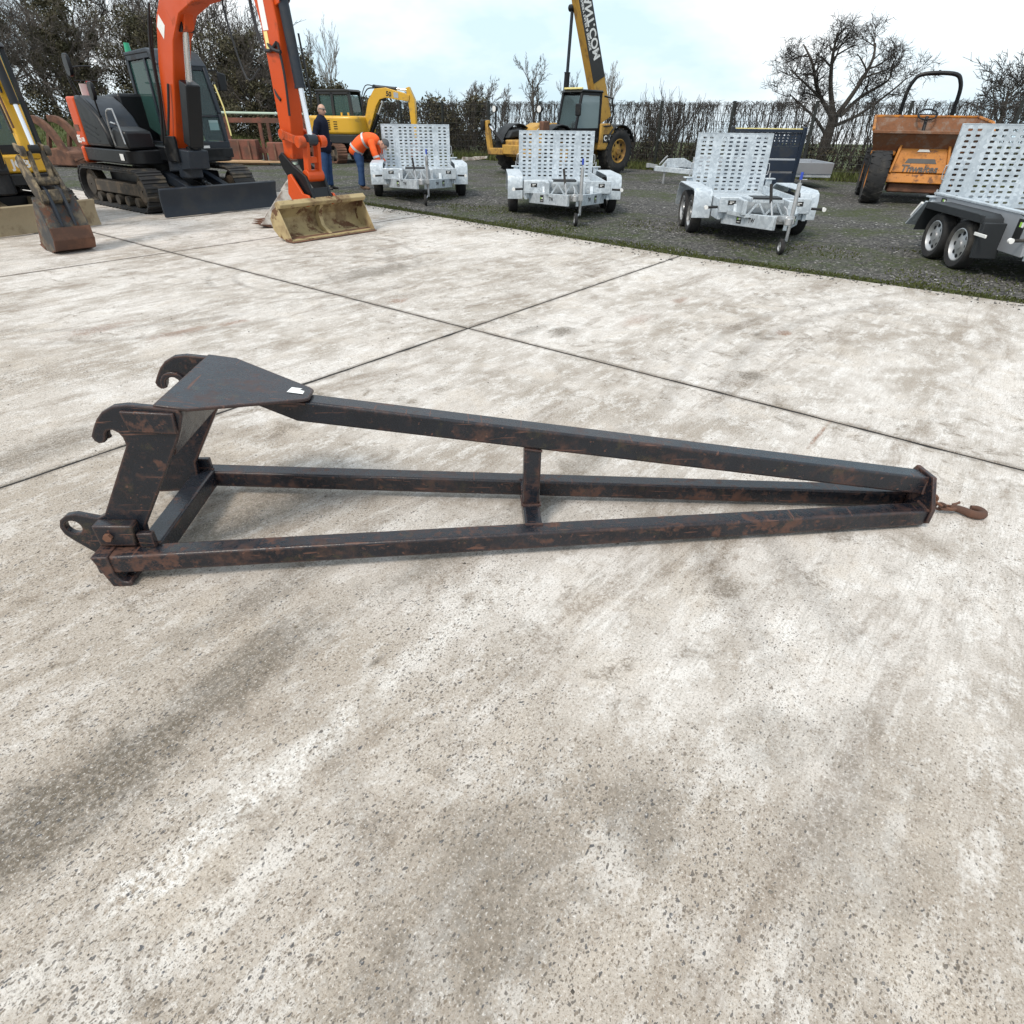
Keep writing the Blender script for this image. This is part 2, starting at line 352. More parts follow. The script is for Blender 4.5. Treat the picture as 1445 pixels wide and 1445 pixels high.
    def chips(scale, thr, rad, seed, distort=True):
        vo = t.new('TexVoronoi', voronoi_dimensions='2D'); vo.inputs['Scale'].default_value = scale; vo.inputs['Randomness'].default_value = 1
        base = t.mapping(v, (1,1.5,1), (0,0,seed), (seed,seed*2,0))
        if distort:
            dn = t.new('TexNoise'); dn.inputs['Scale'].default_value = scale*1.1; dn.inputs['Detail'].default_value = 1; t.link(v, dn.inputs['Vector'])
            va = t.new('VectorMath', operation='MULTIPLY_ADD'); t.link(dn.outputs['Color'], va.inputs[0]); va.inputs[1].default_value = (1.3/scale,)*3
            t.link(base, va.inputs[2]); base = va.outputs[0]
        t.link(base, vo.inputs['Vector'])
        sp = t.new('SeparateColor'); t.link(vo.outputs['Color'], sp.inputs[0])
        m = t.math('GREATER_THAN', t.math('ADD', sp.outputs[0], t.math('MULTIPLY', wear2, .42)), thr)
        r = t.math('ADD', t.math('MULTIPLY', t.math('MULTIPLY', sp.outputs[1], sp.outputs[1]), rad), rad*.22)
        return t.math('MULTIPLY', m, t.step(t.math('SUBTRACT', vo.outputs['Distance'], r), .04, -.04)), sp
    k1, sp1 = chips(68, 1.20, .40, .7); k2, sp2 = chips(110, 1.04, .46, 1.9); k3, sp3 = chips(220, .92, .46, 3.1, False)
    c = t.mix(t.math('MULTIPLY', k3, .60), c, t.mix(sp3.outputs[2], (.10,.085,.070), (.30,.235,.17)))
    c = t.mix(t.math('MULTIPLY', k2, .78), c, t.mix(sp2.outputs[2], (.050,.052,.058), (.19,.15,.11)))
    c = t.mix(t.math('MULTIPLY', k1, .86), c, t.mix(sp1.outputs[2], (.055,.062,.075), (.17,.14,.11)))
    # grain
    c = t.mix(t.math('MULTIPLY', t.step(gn, .55, .70), .55), c, (.82,.785,.74))
    c = t.mix(t.math('MULTIPLY', t.step(gn, .47, .34), .62), c, (.15,.128,.10))
    bv = t.mapping(v, (6, 110, 1)); br = t.noise(bv, 1.0, 2, .6)
    c = t.mix(t.math('MULTIPLY', t.step(br, .50, .72), t.math('MULTIPLY', t.math('SUBTRACT', 1.0, worn), .34)), c, (.25,.225,.19))
    t.col(c); t.rough(.88); t.b.inputs['Specular IOR Level'].default_value = .2
    t.bump(t.math('ADD', gn, g2), .5, .006)
    return t.m
M['concrete'] = concrete_mat()
def gravel_mat():
    t = NT('dark compacted gravel'); g = t.new('NewGeometry'); v = g.outputs['Position']
    vo = t.new('TexVoronoi'); vo.inputs['Scale'].default_value = 32; t.link(v, vo.inputs['Vector'])
    sp = t.new('SeparateColor'); t.link(vo.outputs['Color'], sp.inputs[0])
    c = t.mix(t.math('POWER', sp.outputs[0], 1.6), (.026,.026,.027), (.185,.178,.165))
    c = t.mix(t.math('MULTIPLY', t.math('GREATER_THAN', sp.outputs[1], .985), .9), c, (.55,.54,.52))
    n = t.noise(v, .35, 6, .6); c = t.mix(t.math('MULTIPLY', t.step(n, .38, .65), .45), c, (.085,.081,.074))
    # damp wheel-worn streaks, moss
    sv = t.mapping(v, (.5, 3, 1), (0, 0, R(12))); c = t.mix(t.math('MULTIPLY', t.step(t.noise(sv, .8, 6), .5, .7), .45), c, (.04,.04,.042))
    mo = t.math('MULTIPLY', t.step(t.noise(v, .55, 5, .7, .6), .44, .60), t.step(t.noise(v, 9, 4, .7), .34, .56))
    c = t.mix(t.math('MULTIPLY', mo, .8), c, (.05,.066,.018))
    t.col(c); t.rough(.9); t.b.inputs['Specular IOR Level'].default_value = .2
    h = t.math('ADD', t.math('MULTIPLY', vo.outputs['Distance'], -1.0), t.noise(v, 14, 5)); t.bump(h, .9, .02); return t.m
M['gravel'] = gravel_mat()
def field_mat():
    t = NT('field grass'); g = t.new('NewGeometry'); v = g.outputs['Position']
    c = t.mix(t.noise(v, .4, 8, .65), (.045,.07,.018), (.11,.13,.045)); c = t.mix(t.math('MULTIPLY', t.step(t.noise(v, 2, 6), .5, .7), .5), c, (.13,.115,.06))
    t.col(c); t.rough(.95); t.bump(t.noise(v, 12, 6, .7), .8, .1); return t.m
M['field'] = field_mat()
M['joint'] = paint('joint filler', (.016,.014,.012), .9, 0, .4, 20, bump=.5)

gm = MB(); gm.add([(-900,-900,-.05),(900,-900,-.05),(900,-20,-.05),(40,-2,-.05),(-9,36,-.05),(-900,45,-.05),(900,900,-26),(-900,900,-26)], [(0,1,2,3,4,5),(2,6,7,5,4,3)])
struct(obj('field', gm, M['field'], smooth=False, fix=False))
yard_poly = [(-40,-14),(40,-14),(30,5.8),(12.57,18.62),(-2.96,30.0),(-9.2,34.6),(-12,33.5),(-40,33.5)]
gm = MB(); gm.add([(x,y,-.02) for x,y in yard_poly], [list(range(len(yard_poly)))])
struct(obj('gravel_yard', gm, M['gravel'], smooth=False, fix=False))

GA = R(52.2); GO = (-.40, 5.22)
rnd = random.Random(4)
fill = MB()
slab_rects = []
ycuts = [-15.6, -10.4, -5.2, 0, 5.2, 10.4]
for j in range(5):
    x1 = 'edge'
    for x0, x2 in ((-16,-11), (-11,-5.5), (-5.5,0), (0,x1)): slab_rects.append((x0, x2, ycuts[j], ycuts[j+1]))
for x0, x2 in ((-11,-5.5), (-5.5,0), (0,2.2)): slab_rects.append((x0, x2, 10.4, 15.6))
fill.add([(-16,-15.6,-.004),(4.2,-15.6,-.004),(4.2,0,-.004),(4.68,5.2,-.004),(5.1,10.4,-.004),(2.1,10.4,-.004),(2.1,15.6,-.004),(-16,15.6,-.004)], [list(range(8))])
cy = struct(obj('concrete_yard', fill, M['joint'], smooth=False, fix=False)); cy.location = (GO[0], GO[1], 0); cy.rotation_euler = (0, 0, GA)
for x0, x1, y0, y1 in slab_rects:
    g = .0125; pts = []
    fx = (lambda y: x1) if x1 != 'edge' else (lambda y: 4.26+max(0, y)*.093)
    near = (x0 > -6 and -5.3 < y0 < 5.3 and y1 < 10.5)
    n = 46 if near else 8
    def edge(p, q):
        for i in range(n):
            s = i/n; j = rnd.gauss(0, .0022) if near and i else 0
            if near and i and rnd.random() < .06: j = -abs(rnd.gauss(0, .009))
            dx, dy = q[0]-p[0], q[1]-p[1]; L = math.hypot(dx, dy)
            pts.append((p[0]+dx*s+dy/L*j, p[1]+dy*s-dx/L*j))
    c4 = [(x0+g,y0+g),(fx(y0)-g,y0+g),(fx(y1)-g,y1-g),(x0+g,y1-g)]
    for i in range(4): edge(c4[i], c4[(i+1)%4])
    mb = MB().prism(pts, 'z', -.14, rnd.choice((0, 0, -.0015)))
    o = obj('concrete_slab', mb, M['concrete'], cy, bevel=.002 if near else 0, smooth=False, seg=1)

# ------------------------------------------------------------------ the crane jib on the concrete
jib = thing('crane_jib', 'rusty black three-legged steel crane jib lying on the pale concrete, hook at its tip', 'crane jib', (-1.45, 2.165, 0), R(3.45))
TIPX = 3.32
def jrail(y0, y1, z0, z1, x0=-.158, x1=TIPX-.012, s=.08):
    return MB().beam((x0, y0, z0), (x1, y1, z1), s, s)
obj('bottom_rail', jrail(-.335, -.078, .098, .055), M['jib_rust'], jib, bevel=.010, seg=3)
obj('bottom_rail', jrail(.335, .078, .098, .055), M['jib_rust'], jib, bevel=.010, seg=3)
zc_ = lambda x: .606-(x-.42)*.1486
obj('top_rail', MB().prism([(.34,zc_(.34)+.044),(TIPX-.012,zc_(TIPX-.012)+.044),(TIPX-.012,zc_(TIPX-.012)-.044),(.60,zc_(.60)-.044)], 'y', -.044, .044), M['jib_top'], jib, bevel=.010, seg=3)
obj('cross_tube', MB().beam((.02, -.29, .102), (.02, .29, .102), .09, .085), M['jib_top'], jib, bevel=.009, seg=3)
obj('mid_cross_tube', MB().beam((1.535, -.185, .078), (1.535, .185, .078), .072, .078), M['jib_plate'], jib, bevel=.008)
obj('upright', MB().bx(1.499, 1.571, -.036, .036, .117, .405), M['jib_plate'], jib, bevel=.008)
# headstock plates: hooked top, ear with pin hole below
def head_outline():
    p = [(-.186,.055),(-.04,.06),(.0,.075),(.014,.205),(.245,.575),(.262,.61),(.285,.665),(.278,.686)]
    p += [(.20,.697),(.11,.708)]
    p += [(.06,.703),(.02,.683),(-.008,.655),(-.030,.622),(-.047,.592),(-.043,.574),(-.030,.563),(-.012,.566),(-.002,.580)]
    p += [(.004,.600),(.016,.613),(.034,.615),(.050,.603),(.058,.585),(.060,.555)]
    p += [(-.118,.262),(-.150,.246),(-.185,.256),(-.225,.268),(-.262,.262),(-.292,.240),(-.304,.208),(-.298,.176),(-.278,.150)]
    return p
def plate_with_hole(out, hc, hr, axis_y0, axis_y1):
    cu = bpy.data.curves.new('c', 'CURVE'); cu.dimensions = '2D'; cu.fill_mode = 'BOTH'; cu.extrude = (axis_y1-axis_y0)/2-.004; cu.bevel_depth = .004; cu.bevel_resolution = 1; cu.offset = -.004
    ho = [(hc[0]+hr*math.cos(a), hc[1]+hr*math.sin(a)) for a in [2*math.pi*i/20 for i in range(20)]]
    for pts in ([out] + ([ho] if hr else [])):
        sp = cu.splines.new('POLY'); sp.points.add(len(pts)-1); sp.use_cyclic_u = True
        for q, p in zip(sp.points, pts): q.co = (p[0], p[1], 0, 1)
    o = bpy.data.objects.new('c', cu); C.objects.link(o)
    me = bpy.data.meshes.new_from_object(o.evaluated_get(bpy.context.evaluated_depsgraph_get()))
    mb = MB(); yc = (axis_y0+axis_y1)/2
    mb.add([(v.co.x, yc+v.co.z, v.co.y) for v in me.vertices], [list(p.vertices) for p in me.polygons])
    bpy.data.objects.remove(o); bpy.data.curves.remove(cu); bpy.data.meshes.remove(me); return mb
for sgn in (-1, 1):
    y0, y1 = sorted((sgn*.240, sgn*.268))
    hp = obj('head_plate', plate_with_hole(head_outline(), (-.252,.207), .030, y0, y1), M['jib_plate'], jib)
    ya, yb = sorted((sgn*.266, sgn*.281)); yi, yj = sorted((sgn*.242, sgn*.229))
    obj('doubler_plate', MB().prism([(.085,.690),(.262,.678),(.256,.600),(.095,.612)], 'y', ya, yb), M['jib_rust'], hp, bevel=.004)
    obj('pin_boss', MB().prism([(-.150,.245),(-.004,.240),(-.012,.148),(-.146,.152)], 'y', *sorted((sgn*.266, sgn*.318))), M['jib_rust'], hp, bevel=.006)
    nut = MB().lathe([(.0,0),(.017,0),(.017,.014*sgn),(.0,.014*sgn)], (-.10, sgn*.318, .196), 'y', 6); obj('bolt', nut, M['rust'], hp, smooth=False)
    # inner hook cheek ring
    ring = arc(.034, .585, .055, 10, 200, 10) + arc(.034, .585, .033, 200, 10, 10)
    obj('hook_cheek', MB().prism(ring, 'y', yi, yj), M['jib_plate'], hp, bevel=.003)
    # catch foot under each rail end
    ys = sgn*.335; fx_ = -.075
    ft = MB().prism([(x_+fx_, z_) for x_, z_ in [(-.085,.142),(-.022,.142),(-.022,.055),(-.004,.024),(.016,.020),(.028,.030),(.034,.012),(.020,.0),(-.046,.0)]], 'y', ys-.0435, ys+.0435)
    obj('catch_foot', ft, M['jib_rust'], jib, bevel=.004)
    lug = MB().bx(-.005, .055, *sorted((sgn*.285, sgn*.31)), .135, .20); obj('lug', lug, M['jib_plate'], jib, bevel=.004)
# stiffener between the head plates and the triangular deck over the top rail
obj('head_web', MB().prism([(.020,.07),(.045,.07),(.275,.62),(.250,.62)], 'y', -.238, .238), M['jib_plate'], jib, bevel=.003) if False else None
obj('head_web', MB().prism([(.19,.50),(.205,.50),(.262,.665),(.247,.665)], 'y', -.2385, .2385), M['jib_plate'], jib)
def deck():
    L = [(.195,-.262,.7055),(.305,-.262,.6890),(.645,-.062,.6355),(.662,-.044,.633),(.662,.044,.633),(.645,.062,.6355),(.305,.262,.6890),(.195,.262,.7055)]
    mb = MB(); n = len(L)
    mb.add(L+[(x,y,z-.012) for x,y,z in L], [list(range(n)), list(range(2*n-1,n-1,-1))]+[(i,(i+1)%n,n+(i+1)%n,n+i) for i in range(n)]); return mb
obj('deck_plate', deck(), M['jib_top'], jib, bevel=.003)
st = MB(); st.add([(.665,-.018,.6335),(.725,-.018,.624),(.725,.012,.624),(.706,.018,.627),(.712,.034,.626),(.672,.034,.6324)], [(0,1,2,3,4,5)])
st.v = [(x-.09,y,z+.0012+.0137) for x,y,z in st.v]; obj('paper_label', st, M['paper'], jib, smooth=False, fix=False)
# tip plate, shackle, chain, hook
tp = MB().prism([(-.085,.006),(.085,.006),(.128,.035),(.128,.105),(.060,.232),(-.060,.232),(-.128,.105),(-.128,.035)], 'x', TIPX-.012, TIPX+.006)
obj('tip_plate', tp, M['jib_rust'], jib, bevel=.003)
obj('tip_lug', MB().prism([(TIPX+.004,.065),(TIPX+.05,.075),(TIPX+.062,.095),(TIPX+.05,.115),(TIPX+.004,.125)], 'y', -.01, .01), M['rust'], jib, bevel=.003)
def link_ring(c, d, up, L, w, r):
    c, d, up = Vector(c), Vector(d).normalized(), Vector(up); s = d.cross(up).normalized(); pts = []
    for a in range(16):
        q = 2*math.pi*a/16; cx = math.cos(q); pts.append(c + d*((L/2-w/2)*(1 if cx > 0 else -1) + cx*w/2) + s*math.sin(q)*w/2)
    return MB().tube(pts+[pts[0]], r, 6, False)
obj('shackle', link_ring((TIPX+.062,-.005,.088), (1,-.1,-.25), (0,1,.1), .075, .046, .0075), M['rust'], jib)
for i, (c, d, up) in enumerate([((TIPX+.105,-.008,.066),(1,0,-.6),(0,.2,1)), ((TIPX+.140,.0,.040),(1,.1,-.5),(0,1,.2)), ((TIPX+.175,.006,.024),(1,.1,-.1),(0,.2,1))]):
    obj('chain_link', link_ring(c, d, up, .055, .034, .006), M['rust'], jib)
hk = [(TIPX+.195,.008,.026),(TIPX+.215,.008,.026),(TIPX+.245,-.012,.024),(TIPX+.275,-.046,.022),(TIPX+.310,-.056,.022),(TIPX+.335,-.030,.022),(TIPX+.330,.002,.022),(TIPX+.306,.012,.022)]
def smooth_path(p, k=4):
    out = []; p = [Vector(q) for q in p]
    for i in range(len(p)-1):
        a = p[max(i-1,0)]; b = p[i]; c = p[i+1]; d = p[min(i+2,len(p)-1)]
        for j in range(k):
            s = j/k; out.append(.5*((2*b)+(c-a)*s+(2*a-5*b+4*c-d)*s*s+(3*b-a-3*c+d)*s**3))
    return out+[p[-1]]
pp = smooth_path(hk); n = len(pp)
hook = obj('hook', MB().tube(pp, [.011+.008*math.sin(math.pi*min(1, i/(n-1)*1.05)) for i in range(n)], 10), M['rust'], jib)
obj('hook_eye', link_ring((TIPX+.195,.008,.026), (1,-.1,0), (0,.2,1), .045, .042, .009), M['rust'], hook)
obj('hook_latch', MB().prism([(TIPX+.218,.010),(TIPX+.262,.030),(TIPX+.268,.048),(TIPX+.250,.036),(TIPX+.215,.026)], 'z', .034, .038), M['rust'], hook)

# weld beads where tubes meet plates
def weld(pts, r=.006, n=None):
    rng = random.Random(len(pts)*7+int(pts[0][0]*100)); out = []; P = [Vector(p) for p in pts]
    for a, b in zip(P[:-1], P[1:]):
        k = max(2, int((b-a).length/.012))
        for i in range(k): out.append(a.lerp(b, i/k))
    out.append(P[-1]); obj('weld_bead', MB().tube(out, [r*(.75+.5*rng.random()) for _ in out], 6), M['jib_rust'], jib)
weld([(1.497,-.040,.119),(1.573,-.040,.119),(1.573,.040,.119),(1.497,.040,.119),(1.497,-.040,.119)])
weld([(1.497,-.038,.396),(1.573,-.038,.384)]); weld([(1.497,-.186,.118),(1.573,-.186,.118)]); weld([(1.497,.186,.118),(1.573,.186,.118)])
for s_ in (-1, 1):
    weld([(-.018,s_*.294,.147),(.065,s_*.288,.146)]); weld([(TIPX-.016,s_*.035,.222),(TIPX-.016,s_*.046,.14)])
    weld([(TIPX-.016,s_*.118,.095),(TIPX-.016,s_*.04,.098)]); weld([(.20,s_*.236,.690),(.29,s_*.236,.677)])
weld([(.40,-.046,.642),(.645,-.046,.609)]); weld([(.40,.046,.642),(.645,.046,.609)])
# grit, crumbs of earth and stone chips lying on the slab
rng = np.random.default_rng(15); n = 1500
xx = -4.2+8.2*rng.random(n); yy_ = -4.3+8.5*rng.random(n); keep = rng.random(n) < np.exp(-((xx+3)**2)/9)+.25; xx, yy_ = xx[keep], yy_[keep]; n = len(xx)
sz = (.0022+.0055*rng.random(n)**4)[:,None]; oc = np.array([(1,0,0),(0,1,0),(-1,0,0),(0,-1,0),(0,0,.7),(0,0,-.1)])
gx = GO[0]+math.cos(GA)*xx-math.sin(GA)*yy_; gy = GO[1]+math.sin(GA)*xx+math.cos(GA)*yy_
V = (np.stack([gx,gy,np.full(n,.0006)],1)[:,None,:]+(oc[None]*(.6+.8*rng.random((n,6,1))))*sz[:,None,:]).reshape(-1,3)
F = (np.arange(n)[:,None,None]*6+np.array([(0,1,4),(1,2,4),(2,3,4),(3,0,4)])[None]).reshape(-1,3)
t = NT('grit'); g_ = t.new('NewGeometry'); t.col(t.mix(g_.outputs['Random Per Island'], (.05,.042,.034), (.30,.27,.23))); t.rough(.9)
me = bpy.data.meshes.new('grit'); me.from_pydata([tuple(v) for v in V], [], [tuple(int(i) for i in f) for f in F]); me.materials.append(t.m)
go = bpy.data.objects.new('grit', me); C.objects.link(go); tag(go, 'crumbs of earth and stone grit scattered on the concrete', 'grit', kind='stuff')
# ------------------------------------------------------------------ plant trailers
def perf_panel(xs, zs, x0, x1, z0, z1, y, th, hw, hh):
    """plate in the x-z plane with a rounded slot at every (x, z)"""
    mb = MB()
    xb = [x0]+[(a+b)/2 for a, b in zip(xs[:-1], xs[1:])]+[x1]
    zb = [z0]+[(a+b)/2 for a, b in zip(zs[:-1], zs[1:])]+[z1]
    for i, cx in enumerate(xs):
        for j, cz in enumerate(zs):
            a0, a1, b0, b1 = xb[i], xb[i+1], zb[j], zb[j+1]
            out = [(a0,b0),(cx,b0),(a1,b0),(a1,cz),(a1,b1),(cx,b1),(a0,b1),(a0,cz)]
            k = .76
            inn = [(cx-hw*k,cz-hh),(cx,cz-hh),(cx+hw*k,cz-hh),(cx+hw,cz),(cx+hw*k,cz+hh),(cx,cz+hh),(cx-hw*k,cz+hh),(cx-hw,cz)]
            vs = [(p[0],y,p[1]) for p in out+inn]+[(p[0],y+th,p[1]) for p in out+inn]
            fs = []
            for q in range(8):
                r = (q+1) % 8
                fs += [(q,r,8+r,8+q), (16+q,24+q,24+r,16+r), (8+q,8+r,24+r,24+q)]
            mb.add(vs, fs)
    mb.bx(x0-.002,x1+.002,y-.004,y+th+.004,z0-.012,z0); mb.bx(x0-.002,x1+.002,y-.004,y+th+.004,z1,z1+.012)
    mb.bx(x0-.014,x0,y-.006,y+th+.02,z0-.012,z1+.012); mb.bx(x1,x1+.014,y-.006,y+th+.02,z0-.012,z1+.012)
    return mb
def make_wheel(parent, c, r, w, axis, side, rim_r, rimmat, hubmat=None, name='wheel', tread=None, holes=8):
    """wheel > tyre, rim. axis 'x' or 'y'; side: +1/-1 outer face direction along the axis"""
    wm = bpy.data.objects.new(name, None); C.objects.link(wm); wm.parent = parent; wm.location = c; wm.empty_display_size = .1
    h = w/2; s = r-rim_r
    prof = [(rim_r,-h*.80),(rim_r+s*.35,-h*.98),(rim_r+s*.75,-h),(r-s*.06,-h*.82),(r,-h*.55),(r,h*.55),(r-s*.06,h*.82),(rim_r+s*.75,h),(rim_r+s*.35,h*.98),(rim_r,h*.80)]
    ty = MB().lathe(prof, (0,0,0), axis, 28)
    if tread:
        for k in range(tread):
            for sg in (-1, 1):
                a = 2*math.pi*(k+(0 if sg > 0 else .5))/tread
                rad = Vector((math.cos(a),0,math.sin(a))) if axis == 'y' else Vector((0,math.cos(a),math.sin(a)))
                tan = Vector((-math.sin(a),0,math.cos(a))) if axis == 'y' else Vector((0,-math.sin(a),math.cos(a)))
                ax = Vector((0,1,0)) if axis == 'y' else Vector((1,0,0))
                p0 = rad*(r-.012)+ax*(sg*h*.05); p1 = rad*(r-.028)+ax*(sg*h*.98)+tan*(r*.16)
                ty.beam(p0, p1, w*.13, r*.075, rad)
    obj('tyre', ty, M['rubber'], wm)
    o = side*h
    rp = [(rim_r*1.02,o*.82),(rim_r*.96,o*.86),(rim_r*.88,o*.55),(rim_r*.78,o*.35),(rim_r*.52,o*.52),(rim_r*.30,o*.60),(rim_r*.28,o*.80),(0.001,o*.82),(0.001,-o*.3),(rim_r*.9,-o*.3),(rim_r*1.02,-o*.6)]
    rim = MB().lathe(rp, (0,0,0), axis, 28)
    ro = obj('rim', rim, rimmat, wm)
    if holes:
        hb = MB()
        for k in range(holes):
            a = 2*math.pi*k/holes; rr = rim_r*.68
            p = [rr*math.cos(a), rr*math.sin(a)]; d = [math.cos(a), math.sin(a)]
            q = (p[0], o*.40, p[1]) if axis == 'y' else (o*.40, p[0], p[1])
            e = (p[0], o*.50, p[1]) if axis == 'y' else (o*.50, p[0], p[1])
            hb.cyl(q, e, rim_r*.13, n=8)
        obj('rim_slots', hb, M['black'], wm)['kind'] = 'stuff'
    return wm
def make_trailer(label, loc, rz, hw, rw, cols, nrow, rz0, rz1, style='galv', crop=False, ry=1.2, sideband=None):
    t = thing('plant_trailer', label, 'trailer', loc, rz, 'plant trailers parked in a row on the gravel')
    G_ = M['galv']; bw = hw-.29
    fr = MB()
    for s in (-1, 1): fr.bx(*sorted((s*bw, s*(bw-.05))), -1.18, 1.22, .30, .43)
    for y in (-1.1, -.5, .1, .7, 1.15): fr.bx(-bw+.05, bw-.05, y-.03, y+.03, .31, .40)
    obj('chassis', fr, G_, t, bevel=.004)
    obj('bed', MB().bx(-bw+.01, bw-.01, -1.17, 1.2, .432, .440), G_, t)
    for s in (-1, 1): obj('bed_side', MB().bx(*sorted((s*bw, s*(bw-.035))), -1.16, 1.10, .442, .565), G_, t, bevel=.006)
    hb = obj('headboard', MB().bx(-bw-.01, bw+.01, -1.235, -1.19, .40, .60), G_, t, bevel=.008)
    for s in (-1, 1):
        obj('headboard_gusset', MB().prism([(-1.236,.42),(-1.236,.52),(-1.36,.35),(-1.33,.30)], 'x', s*.42-.03, s*.42+.03), G_, hb, bevel=.003)
        sk = obj('sticker', MB().bx(s*(bw-.16)-.055, s*(bw-.16)+.055, -1.2385, -1.236, .50, .56), M['stickerdark'], hb, smooth=False)
        obj('sticker_print', MB().bx(s*(bw-.16)-.03, s*(bw-.16)+.03, -1.2405, -1.239, .535, .545).bx(s*(bw-.16)-.03, s*(bw-.16)+.005, -1.2405, -1.239, .515, .525), M['white'], sk, smooth=False)
        lm = obj('marker_lamp', MB().cyl((s*(bw+.03), -1.22, .47), (s*(bw+.20), -1.24, .465), .018, n=8), M['rubber'], t)
        obj('lens', MB().cyl((s*(bw+.20), -1.265, .465), (s*(bw+.20), -1.225, .465), .028, n=14), M['white'], lm)
    # mudguards
    prof = [(-.74,.26),(-.735,.54),(-.70,.62),(-.60,.655),(.58,.655),(.70,.61),(.80,.42),(.84,.28)]
    inn = [(.825,.28),(.785,.415),(.69,.595),(.575,.638),(-.595,.638),(-.685,.607),(-.718,.535),(-.723,.26)]
    for s in (-1, 1):
        gm_ = MB(); gm = M['galv'] if style == 'galv' else M['grey_plastic']
        a, b = sorted((s*(bw+.015), s*hw)); gm_.prism(prof+inn, 'x', a, b)
        if style == 'galv': gm_.prism([(-.735,.26),(-.735,.36),(.80,.42),(.80,.36)], 'x', *sorted((s*(bw+.015), s*(bw+.025))))
        else:
            gm_.bx(*sorted((s*hw, s*(hw-.02))), -.73, .7, .565, .65); gm_.bx(*sorted((s*(bw+.02), s*(hw-.005))), -.80, -.735, .20, .58)
        obj('mudguard', gm_, gm, t, bevel=.012, seg=3)
        for y in (-.325, .325):
            make_wheel(t, (s*(hw-.115), y, .275), .275, .165, 'x', s, .185, M['tin'], holes=0 if crop else 8)
    # ramp
    xs, zs = [], []
    tot = sum(c for c in cols); gap = [1.0]; pos = []; x = 0
    for gi, c in enumerate(cols):
        for k in range(c):
            pos.append(x); x += 1
        x += .75
    span = pos[-1]; xs = [-rw+.10+(2*rw-.20)*p/span for p in pos]
    zs = [rz0+.05+(rz1-rz0-.11)*k/(nrow-1) for k in range(nrow)]
    pitch = (2*rw-.20)/span
    rp = obj('loading_ramp', perf_panel(xs, zs, -rw, rw, rz0, rz1, ry, .006, pitch*.28, (zs[1]-zs[0])*.215), G_, t, smooth=False)
    ribs = MB()
    for k in range(5): ribs.bx(-rw+.01, rw-.01, ry+.04, ry+.075, rz0+.1+(rz1-rz0-.2)*k/4-.012, rz0+.1+(rz1-rz0-.2)*k/4+.012)
    obj('ramp_rib', ribs, G_, rp)
    if style == 'galv' and cols[len(cols)//2] > 0:
        pass
    for s in (-1, 1):
        z = rz0+(rz1-rz0)*.42
        obj('ramp_handle', MB().tube([(s*(rw+.01),ry,z-.09),(s*(rw+.045),ry,z-.08),(s*(rw+.055),ry,z),(s*(rw+.045),ry,z+.08),(s*(rw+.01),ry,z+.09)], .007, 6), M['tin'], rp)
        pl = obj('ramp_latch_post', MB().bx(*sorted((s*(rw+.03), s*(rw+.12))), ry-.10, ry-.02, .43, .66).bx(*sorted((s*(rw+.01), s*(rw+.17))), ry-.12, ry-.0, .66, .68), G_, t, bevel=.005)
        obj('latch_pin', MB().cyl((s*(rw+.075), ry-.06, .66), (s*(rw+.075), ry-.06, .76), .012, n=8), M['tin'], pl)
    # tail lamps
    for s in (-1, 1): obj('tail_lamp', MB().bx(*sorted((s*(bw-.22), s*(bw-.02))), 1.225, 1.25, .32, .41), M['red'], t, bevel=.005)
    # drawbar
    for s in (-1, 1):
        db = obj('drawbar_beam', MB().beam((s*(bw-.10), -1.10, .325), (s*.075, -2.06, .375), .05, .17), G_, t, bevel=.005)
        d = Vector((s*.075-s*(bw-.10), -.96, .05)); d.normalize(); nrm = Vector((s*abs(d.y), -abs(d.x), 0)).normalized()
        for f, kind in ((.36, 'dark'), (.60, 'mark')):
            p = Vector((s*(bw-.10), -1.10, .325)).lerp(Vector((s*.075, -2.06, .375)), f)+nrm*.0265
            Mx = frame(p, d if s < 0 else -d, (0,0,1))
            if kind == 'dark':
                mb = MB().bx(-.05,.05,-.055,.055,-.001,.0015).xf(Mx); sk = obj('sticker', mb, M['stickerdark'], db, smooth=False)
                obj('sticker_print', MB().bx(-.035,-.005,-.005,.02,.0015,.003).xf(Mx), M['lime'], sk, smooth=False)
                obj('sticker_print', MB().bx(.0,.035,-.005,.02,.0015,.003).bx(-.03,.03,-.035,-.028,.0015,.003).xf(Mx), M['white'], sk, smooth=False)
            else: obj('lettering', text_mb('TW', .085, .001, .002, .9, Mx), M['stickerdark'], db, smooth=False)
    # bucket rest over the drawbar
    br = MB()
    br.bx(-.30,.10,-1.62,-1.36,.635,.642); br.bx(-.30,.10,-1.62,-1.61,.60,.635)
    obj('bucket_rest', br, M['grey_plastic'], t, bevel=.003)
    la = MB(); y = -1.64
    A = [(-.36,.40),(.16,.40)]; B_ = [(-.24,.60),(.06,.60)]
    def bar(p, q, w=.03): la.beam((p[0],y,p[1]), (q[0],y,q[1]), .02, w, (0,1,0))
    la.beam((-.36,y,.41),(.18,y,.41),.02,.035); la.beam((-.30,y,.60),(.12,y,.60),.02,.035)
    for p, q in (((-.34,.42),(-.22,.59)),((-.22,.59),(-.10,.42)),((-.10,.42),(.02,.59)),((.02,.59),(.14,.42))):
        la.beam((p[0],y,p[1]),(q[0],y,q[1]), .024, .018, (0,1,0))
    for s in (-1, 1):
        la.beam((-.10+s*.25,-1.64,.41),(-.10+s*.42,-1.25,.41),.02,.05); la.beam((-.10+s*.2,-1.64,.60),(-.10+s*.25,-1.25,.60),.02,.035)
    obj('rest_frame', la, G_, t)
    for xx in (-.42,.20): obj('rest_cheek', MB().bx(xx,xx+.06,-1.63,-1.28,.42,.60), G_, t, bevel=.004)
